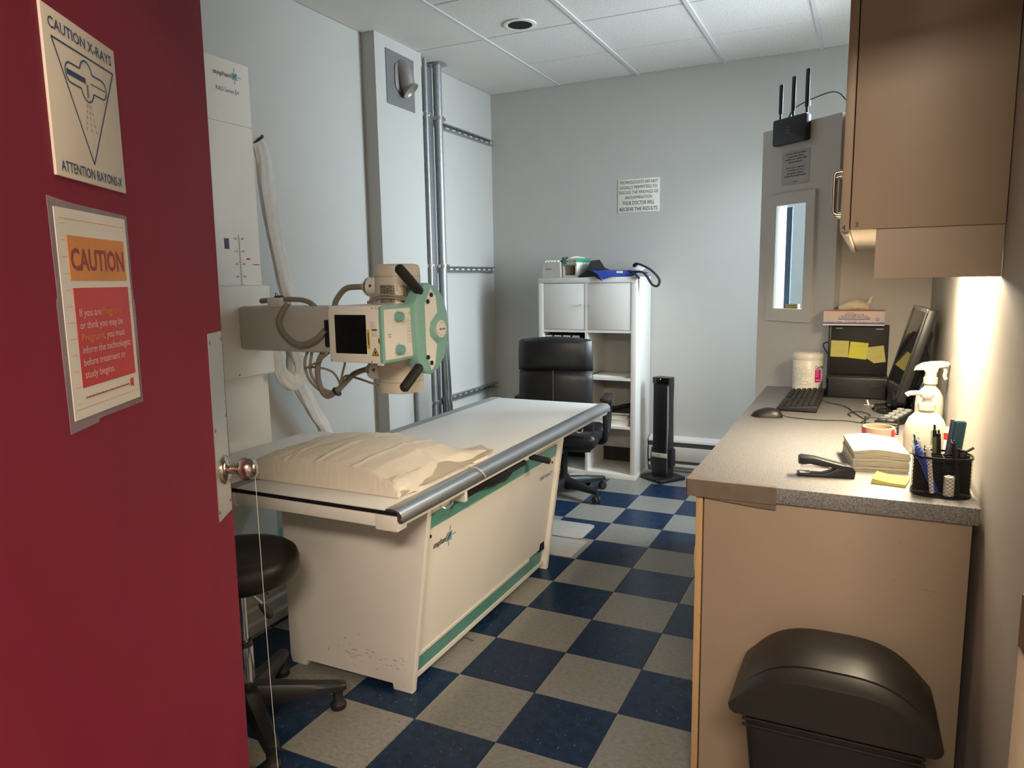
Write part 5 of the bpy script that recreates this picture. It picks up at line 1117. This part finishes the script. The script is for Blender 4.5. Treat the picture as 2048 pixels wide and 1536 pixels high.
tubeo('loose_lead', 'black_rubber', t, [(0.965, 1.14, CT + 0.003), (0.955, 1.19, CT + 0.004), (0.99, 1.24, CT + 0.006), (1.03, 1.19, CT + 0.004), (1.02, 1.10, CT + 0.004), (1.00, 1.02, CT + 0.004)], 0.002, 6, 6, True)
t = thing('key_bunch', 'few small keys lying under the monitor', 'keys', (1.04, 1.44, CT))
for q in range(3):
    b = NB(); box(b, -0.022, 0.022, -0.004, 0.004, 0, 0.002, 0.0005, 1, Matrix.Translation((0.012 * q - 0.01, 0.012 * q, 0.001)) @ Matrix.Rotation(0.6 * q, 4, 'Z')); obj('key_blade', b, 'chrome', t)
b = NB(); box(b, -0.003, 0.003, -0.001, 0.001, 0, 0.024, 0, 1, Matrix.Translation((-0.012, -0.01, 0.001)) @ Matrix.Rotation(-0.3, 4, 'Y')); obj('key_tag', b, 'paper_white', t)

# label roll
t = thing('label_roll', 'red and white label roll standing behind the paper towel stack', 'tape roll', (1.048, 0.655, CT))
b = NB(); lathe(b, [(0.046, 0.0), (0.047, 0.001), (0.047, 0.062), (0.046, 0.063), (0.0415, 0.063), (0.041, 0.062), (0.041, 0.001), (0.042, 0.0)], 40)
obj('roll_body', b, 'roll_peach', t, True)
b = NB(); lathe(b, [(0.0409, 0.001), (0.0409, 0.0625), (0.0385, 0.0625), (0.0385, 0.001)], 32); obj('core', b, 'cardboard', t, True)
wrapped('red_print', 'print_red', t, 0.0473, -180, -140, 0.002, 0.058); wrapped('red_print', 'print_red', t, 0.0473, -140, -78, 0.010, 0.030); wrapped('red_print', 'print_red', t, 0.0473, -40, -12, 0.002, 0.058)
curved_text('URGENT', 'print_white', t, 0.0476, -118, 0.016, 0.009, 0.042)

# paper towels
t = thing('paper_towel_stack', 'stack of folded cream paper towels beside the pen organiser', 'paper towels', (1.035, 0.415, CT), math.radians(8))
L_ = 8
for q in range(L_):
    b = NB(); N = 10; z0 = 0.0070 * q; vr = []
    sag = lambda x, y: 0.010 * (q / L_) * math.exp(-((x + 0.01) / 0.05) ** 2) * (1.0) + 0.0012 * noise.noise((x * 40, y * 30, q))
    dx, dy = rc.uniform(-.002, .002), rc.uniform(-.002, .002)
    top = [[b.verts.new((-0.070 + 0.140 * i / N + dx, -0.11 + 0.22 * j / N + dy, z0 + 0.0064 + sag(-0.07 + 0.14 * i / N, -0.11 + 0.22 * j / N))) for i in range(N + 1)] for j in range(N + 1)]
    bot = [[b.verts.new((-0.070 + 0.140 * i / N + dx, -0.11 + 0.22 * j / N + dy, z0 + (sag(-0.07 + 0.14 * i / N, -0.11 + 0.22 * j / N) * 0.8 if q else 0))) for i in range(N + 1)] for j in range(N + 1)]
    for j in range(N):
        for i in range(N): b.faces.new((top[j][i], top[j][i + 1], top[j + 1][i + 1], top[j + 1][i])); b.faces.new((bot[j][i], bot[j + 1][i], bot[j + 1][i + 1], bot[j][i + 1]))
    for i in range(N): b.faces.new((top[0][i], bot[0][i], bot[0][i + 1], top[0][i + 1])); b.faces.new((top[N][i + 1], bot[N][i + 1], bot[N][i], top[N][i]))
    for j in range(N): b.faces.new((top[j + 1][0], bot[j + 1][0], bot[j][0], top[j][0])); b.faces.new((top[j][N], bot[j][N], bot[j + 1][N], top[j + 1][N]))
    obj('folded_towel', b, 'towel_cream', t, True)
# stapler
t = thing('stapler', 'black stapler on the counter in front of the paper towels', 'stapler', (0.915, 0.212, CT), math.radians(9))
b = NB(); prism(b, [(-0.072, 0.0), (0.070, 0.0), (0.072, 0.020), (0.066, 0.030), (0.050, 0.036), (0.036, 0.034), (0.010, 0.016), (-0.010, 0.009), (-0.072, 0.009)], -0.017, 0.017, 'Y', 0.003); obj('stapler_base', b, 'black_plastic', t, True)
b = NB(); prism(b, [(-0.070, 0.034), (-0.070, 0.052), (-0.064, 0.056), (-0.030, 0.053), (0.010, 0.043), (0.050, 0.034), (0.064, 0.028), (0.056, 0.022), (0.020, 0.026), (-0.010, 0.033), (-0.045, 0.037)], -0.018, 0.018, 'Y', 0.004); obj('stapler_arm', b, 'black_plastic', t, True)
b = NB(); prism(b, [(-0.064, 0.024), (-0.064, 0.032), (-0.040, 0.034), (0.0, 0.030), (0.012, 0.022)], -0.012, 0.012, 'Y', 0.001); obj('staple_magazine', b, 'chrome', t, True)
bxo('anvil', 'chrome', t, -0.068, -0.040, -0.012, 0.012, 0.009, 0.0115, 0.001)
# sticky pad
t = thing('sticky_pad', 'flat yellow sticky note pad lying in front of the paper towels', 'sticky pad', (1.072, 0.215, CT), math.radians(-10))
bxo('pad_sheets', 'yellow_note', t, -0.040, 0.040, -0.042, 0.042, 0, 0.008, 0.0008)
b = NB(); N = 6; vr = [[b.verts.new((-0.040 + 0.08 * i / N, -0.042 + 0.084 * j / N, 0.0083 + 0.006 * (1 - i / N) ** 3)) for i in range(N + 1)] for j in range(N + 1)]
for j in range(N):
    for i in range(N): b.faces.new((vr[j][i], vr[j][i + 1], vr[j + 1][i + 1], vr[j + 1][i]))
bmesh.ops.solidify(b, geom=b.faces, thickness=0.0004); obj('top_sheet', b, 'yellow_note', t)
# lotion pump and spray bottles
t = thing('pump_bottle', 'translucent white pump bottle behind the pen organiser', 'bottle', (1.172, 0.60, CT))
b = NB(); lathe(b, [(0.050, 0), (0.055, 0.004), (0.057, 0.05), (0.055, 0.085), (0.046, 0.108), (0.032, 0.122), (0.022, 0.130), (0.021, 0.138)], 36, None, 1.0, 0.7); obj('bottle_body', b, 'plastic_translucent', t, True)
b = NB(); lathe(b, [(0.024, 0.134), (0.024, 0.152), (0.019, 0.156), (0.012, 0.158), (0.012, 0.172)], 28); obj('collar', b, 'plastic_translucent', t, True)
b = NB(); lathe(b, [(0.017, 0.170), (0.019, 0.174), (0.019, 0.182), (0.012, 0.187), (0.001, 0.188)], 24); tube(b, [(0, 0, 0.181), (-0.025, 0, 0.183), (-0.046, 0, 0.181), (-0.055, 0, 0.175)], 0.0075, 10, 4); obj('pump_head', b, 'plastic_translucent', t, True)
t = thing('spray_bottle', 'white spray bottle by the wall behind the pump bottle', 'bottle', (1.205, 0.94, CT))
b = NB(); lathe(b, [(0.038, 0), (0.042, 0.004), (0.043, 0.10), (0.040, 0.125), (0.030, 0.145), (0.019, 0.158), (0.018, 0.175)], 32, None, 1.0, 0.8); obj('bottle_body', b, 'plastic_translucent', t, True)
b = NB(); lathe(b, [(0.022, 0.168), (0.022, 0.188), (0.018, 0.192), (0.018, 0.206)], 28); obj('collar', b, 'plastic_translucent', t, True)
b = NB(); prism(b, [(-0.052, 0.212), (-0.046, 0.226), (-0.028, 0.238), (0.0, 0.244), (0.030, 0.246), (0.050, 0.243), (0.054, 0.236), (0.048, 0.228), (0.022, 0.222), (0.018, 0.205), (-0.018, 0.205), (-0.022, 0.214)], -0.014, 0.014, 'Y', 0.005); obj('spray_head', b, 'plastic_translucent', t, True)
b = NB(); tube(b, [(0.034, 0, 0.230), (0.042, 0, 0.212), (0.040, 0, 0.196), (0.045, 0, 0.184)], 0.006, 8, 4); obj('trigger', b, 'plastic_translucent', t, True)
t = thing('tape_dispenser', 'wire holder with a small red and white pack beside the pump bottle', 'holder', (1.225, 0.62, CT))
bxo('pack', 'paper_white', t, -0.018, 0.018, -0.04, 0.04, 0.0, 0.075, 0.003); bxo('red_patch', 'print_red', t, -0.014, 0.014, -0.041, -0.039, 0.050, 0.070)

# pen organiser with real mesh
t = thing('pen_organiser', 'black metal mesh pen organiser at the near corner of the counter', 'pen organiser', (1.178, 0.150, CT))
def org_outline(n=48):
    out = []
    for i in range(n):
        a = 2 * PI * i / n; x = 0.064 * math.copysign(abs(math.cos(a)) ** 0.75, math.cos(a)); y = 0.050 * math.copysign(abs(math.sin(a)) ** 0.75, math.sin(a)); out.append((x, y))
    return out
OUT = org_outline(80)
OH = 0.100
def rim(z0, z1, th):
    b = NB(); ring_loft(b, [[Vector((x, y, z0)) for x, y in OUT], [Vector((x * (1 + th), y * (1 + th), z0)) for x, y in OUT], [Vector((x * (1 + th), y * (1 + th), z1)) for x, y in OUT], [Vector((x, y, z1)) for x, y in OUT], [Vector((x * 0.985, y * 0.985, z1)) for x, y in OUT], [Vector((x * 0.985, y * 0.985, z0)) for x, y in OUT], [Vector((x, y, z0)) for x, y in OUT]], False, False); return b
obj('top_rim', rim(OH - 0.005, OH, 0.03), 'mesh_black', t, True)
b = rim(0.0, 0.006, 0.03); vs = [b.verts.new((x * 0.985, y * 0.985, 0.001)) for x, y in OUT]; b.faces.new(vs); obj('bottom_rim', b, 'mesh_black', t, True)
b = NB(); NZ = 30
dense = org_outline(120)
for dr in (-1, 1):          # diagonal wires in both directions: an open mesh
    for i in range(0, 120, 3):
        prev = None
        for zc in range(NZ + 1):
            x, y = dense[(i + dr * zc) % 120]; p = Vector((x * 0.998, y * 0.998, 0.005 + (OH - 0.009) * zc / NZ)); nrm = Vector((x / 0.064, y / 0.05, 0)).normalized(); tg = Vector((-nrm.y, nrm.x, 0)) * 0.0007
            cur = (b.verts.new(p - tg), b.verts.new(p + tg))
            if prev: b.faces.new((prev[0], prev[1], cur[1], cur[0]))
            prev = cur
o = obj('wire_mesh', b, 'mesh_black', t); o['kind'] = 'stuff'
for x0, x1, y0, y1 in ((-0.060, 0.060, 0.012, 0.0135), (-0.061, 0.061, -0.012, -0.0105), (0.0, 0.0015, -0.046, 0.012)): bxo('divider', 'mesh_black', t, x0, x1, y0, y1, 0.006, OH - 0.003)
def pen(name, lab, m1, m2, p0, p1, r, cap=0.03):
    q = thing(name, lab, 'pen', tuple(Vector((1.178, 0.150, CT)) + Vector(p0)), 0)
    d = Vector(p1) - Vector(p0); L = d.length; d.normalize(); e = d * (L - cap)
    cylo('barrel', m1, q, (0, 0, 0), tuple(e), r, 12, bev=0.001); b = NB(); lathe(b, [(r * 0.9, 0), (r * 0.9, cap * 0.55), (r * 0.5, cap * 0.6), (r * 0.5, cap), (r * 0.3, cap + 0.001)], 12, axis_m(e, d)); obj('tip', b, m2, q, True)
    b = NB(); s_ = d.cross(Vector((0, 1, 0.2))).normalized() * (r + 0.0015); box(b, -0.0015, 0.0015, -0.001, 0.001, 0, 0.035); bmesh.ops.transform(b, matrix=axis_m(Vector(e) - d * 0.02 + s_, d), verts=b.verts); obj('clip', b, 'chrome', q)
pen('pen', 'white pen with blue-grey tip leaning left in the organiser', 'plastic_white', 'teal_dark', (-0.030, 0.028, 0.008), (-0.062, 0.026, 0.138), 0.0045)
pen('pen', 'second white pen beside the blue-grey tipped one', 'plastic_white', 'plastic_white', (-0.020, 0.030, 0.008), (-0.052, 0.030, 0.132), 0.0045, 0.02)
pen('marker_pen', 'thick blue marker leaning over the front left of the organiser', 'pen_blue', 'pen_blue', (-0.012, -0.030, 0.008), (-0.058, -0.020, 0.120), 0.0085, 0.012)
pen('pen', 'white click pen standing at the front of the organiser', 'plastic_white', 'plastic_white', (-0.020, -0.038, 0.008), (-0.034, -0.030, 0.122), 0.0055, 0.012)
pen('pen', 'olive green click pen at the back of the organiser', 'pen_green', 'black_plastic', (-0.010, 0.030, 0.008), (-0.018, 0.032, 0.165), 0.0055, 0.03)
pen('pen', 'dark click pen behind the olive pen', 'black_plastic', 'black_plastic', (0.000, 0.032, 0.008), (-0.008, 0.036, 0.152), 0.005, 0.02)
pen('pen', 'black pen leaning in the middle front of the organiser', 'black_plastic', 'black_plastic', (0.034, -0.034, 0.008), (0.020, -0.026, 0.140), 0.0052, 0.012)
t = thing('eyeglass_case', 'tall dark teal case standing in the back of the organiser', 'case', (1.178 + 0.022, 0.150 + 0.026, CT + 0.008), 0)
b = NB(); box(b, -0.017, 0.012, -0.011, 0.004, 0, 0.175, 0.007, 3, Matrix.Rotation(0.09, 4, 'Y')); obj('case_front', b, 'teal_dark', t, True)
b = NB(); box(b, -0.022, 0.006, 0.004, 0.012, 0, 0.174, 0.006, 3, Matrix.Rotation(0.09, 4, 'Y')); obj('case_back', b, 'purple_grey', t, True)
t = thing('binder_clip', 'black clip tool at the right of the organiser', 'clip', (1.178 + 0.044, 0.150 - 0.004, CT + 0.01))
b = NB(); box(b, -0.008, 0.008, -0.004, 0.004, 0, 0.10, 0.002); tube(b, [(-0.024, 0, 0.112), (-0.010, 0, 0.104), (0.006, 0, 0.102), (0.020, 0, 0.112)], 0.006, 8, 4, flat=0.5); obj('clip_body', b, 'black_plastic', t, True)
t = thing('correction_roll', 'white roll inside the front of the mesh organiser', 'roll', (1.178 + 0.015, 0.150 - 0.030, CT + 0.004))
cylo('roll_body', 'paper_white', t, (0, 0, 0), (0, 0, 0.048), 0.0125, 20, bev=0.001); cylo('roll_core', 'plastic_white', t, (0, 0, 0.048), (0, 0, 0.050), 0.005, 12)

# ------------------------------------------------------------------ waste bin
t = thing('waste_bin', 'dark plastic swing-lid waste bin in front of the counter end', 'waste bin', (0.962, -0.115, 0))
b = NB()
rings = [[Vector((x * s1, y * s1, z)) for x, y in rrect(-0.178, 0.178, -0.112, 0.112, 0.03)] for z, s1 in ((0, 0.80), (0.01, 0.83), (0.30, 0.98), (0.45, 1.06), (0.47, 1.07))]
ring_loft(b, rings); obj('bin_body', b, 'bin_plastic', t, True)
def arch(u, hh): return hh * (1 - abs(u) ** 3.2)
# lid: lofted dome, rings across the depth
b = NB(); rings = []
for y, w, zl, hh in ((-0.140, 0.214, 0.456, 0.055), (-0.136, 0.218, 0.466, 0.085), (-0.122, 0.218, 0.466, 0.098), (-0.05, 0.217, 0.466, 0.118), (0.02, 0.216, 0.466, 0.124), (0.09, 0.214, 0.466, 0.114), (0.125, 0.212, 0.466, 0.085), (0.130, 0.205, 0.460, 0.05)):
    rings.append([Vector((w * u * (1 - 0.02 * (1 - abs(u))), y, zl + arch(u, hh))) for u in [(-1 + 2 * i / 32) for i in range(33)]] + [Vector((w * u * 0.97, y, zl - 0.008)) for u in (0.98, 0.3, -0.3, -0.98)])
ring_loft(b, rings); lid = obj('lid', b, 'bin_plastic', t, True)
b = NB(); rows = []
for y, hh, w in ((-0.096, 0.1085, 0.186), (-0.05, 0.1205, 0.188), (0.02, 0.1265, 0.188), (0.085, 0.1165, 0.186)):
    rows.append([Vector((w * u, y, 0.466 + arch(w * u / 0.216, hh))) for u in [(-1 + 2 * i / 28) for i in range(29)]])
vr = [[b.verts.new(p) for p in r] for r in rows]
for a, c_ in zip(vr, vr[1:]):
    for i in range(28): b.faces.new((a[i], a[i + 1], c_[i + 1], c_[i]))
bmesh.ops.recalc_face_normals(b, faces=b.faces); bmesh.ops.solidify(b, geom=b.faces, thickness=0.003); obj('swing_flap', b, 'bin_plastic', t, True)
bxo('rib', 'bin_plastic', t, -0.188, 0.188, -0.122, -0.116, 0.425, 0.433, 0.002); bxo('rib', 'bin_plastic', t, -0.188, 0.188, -0.122, -0.116, 0.410, 0.417, 0.002)

print('objects', len(SC.objects))
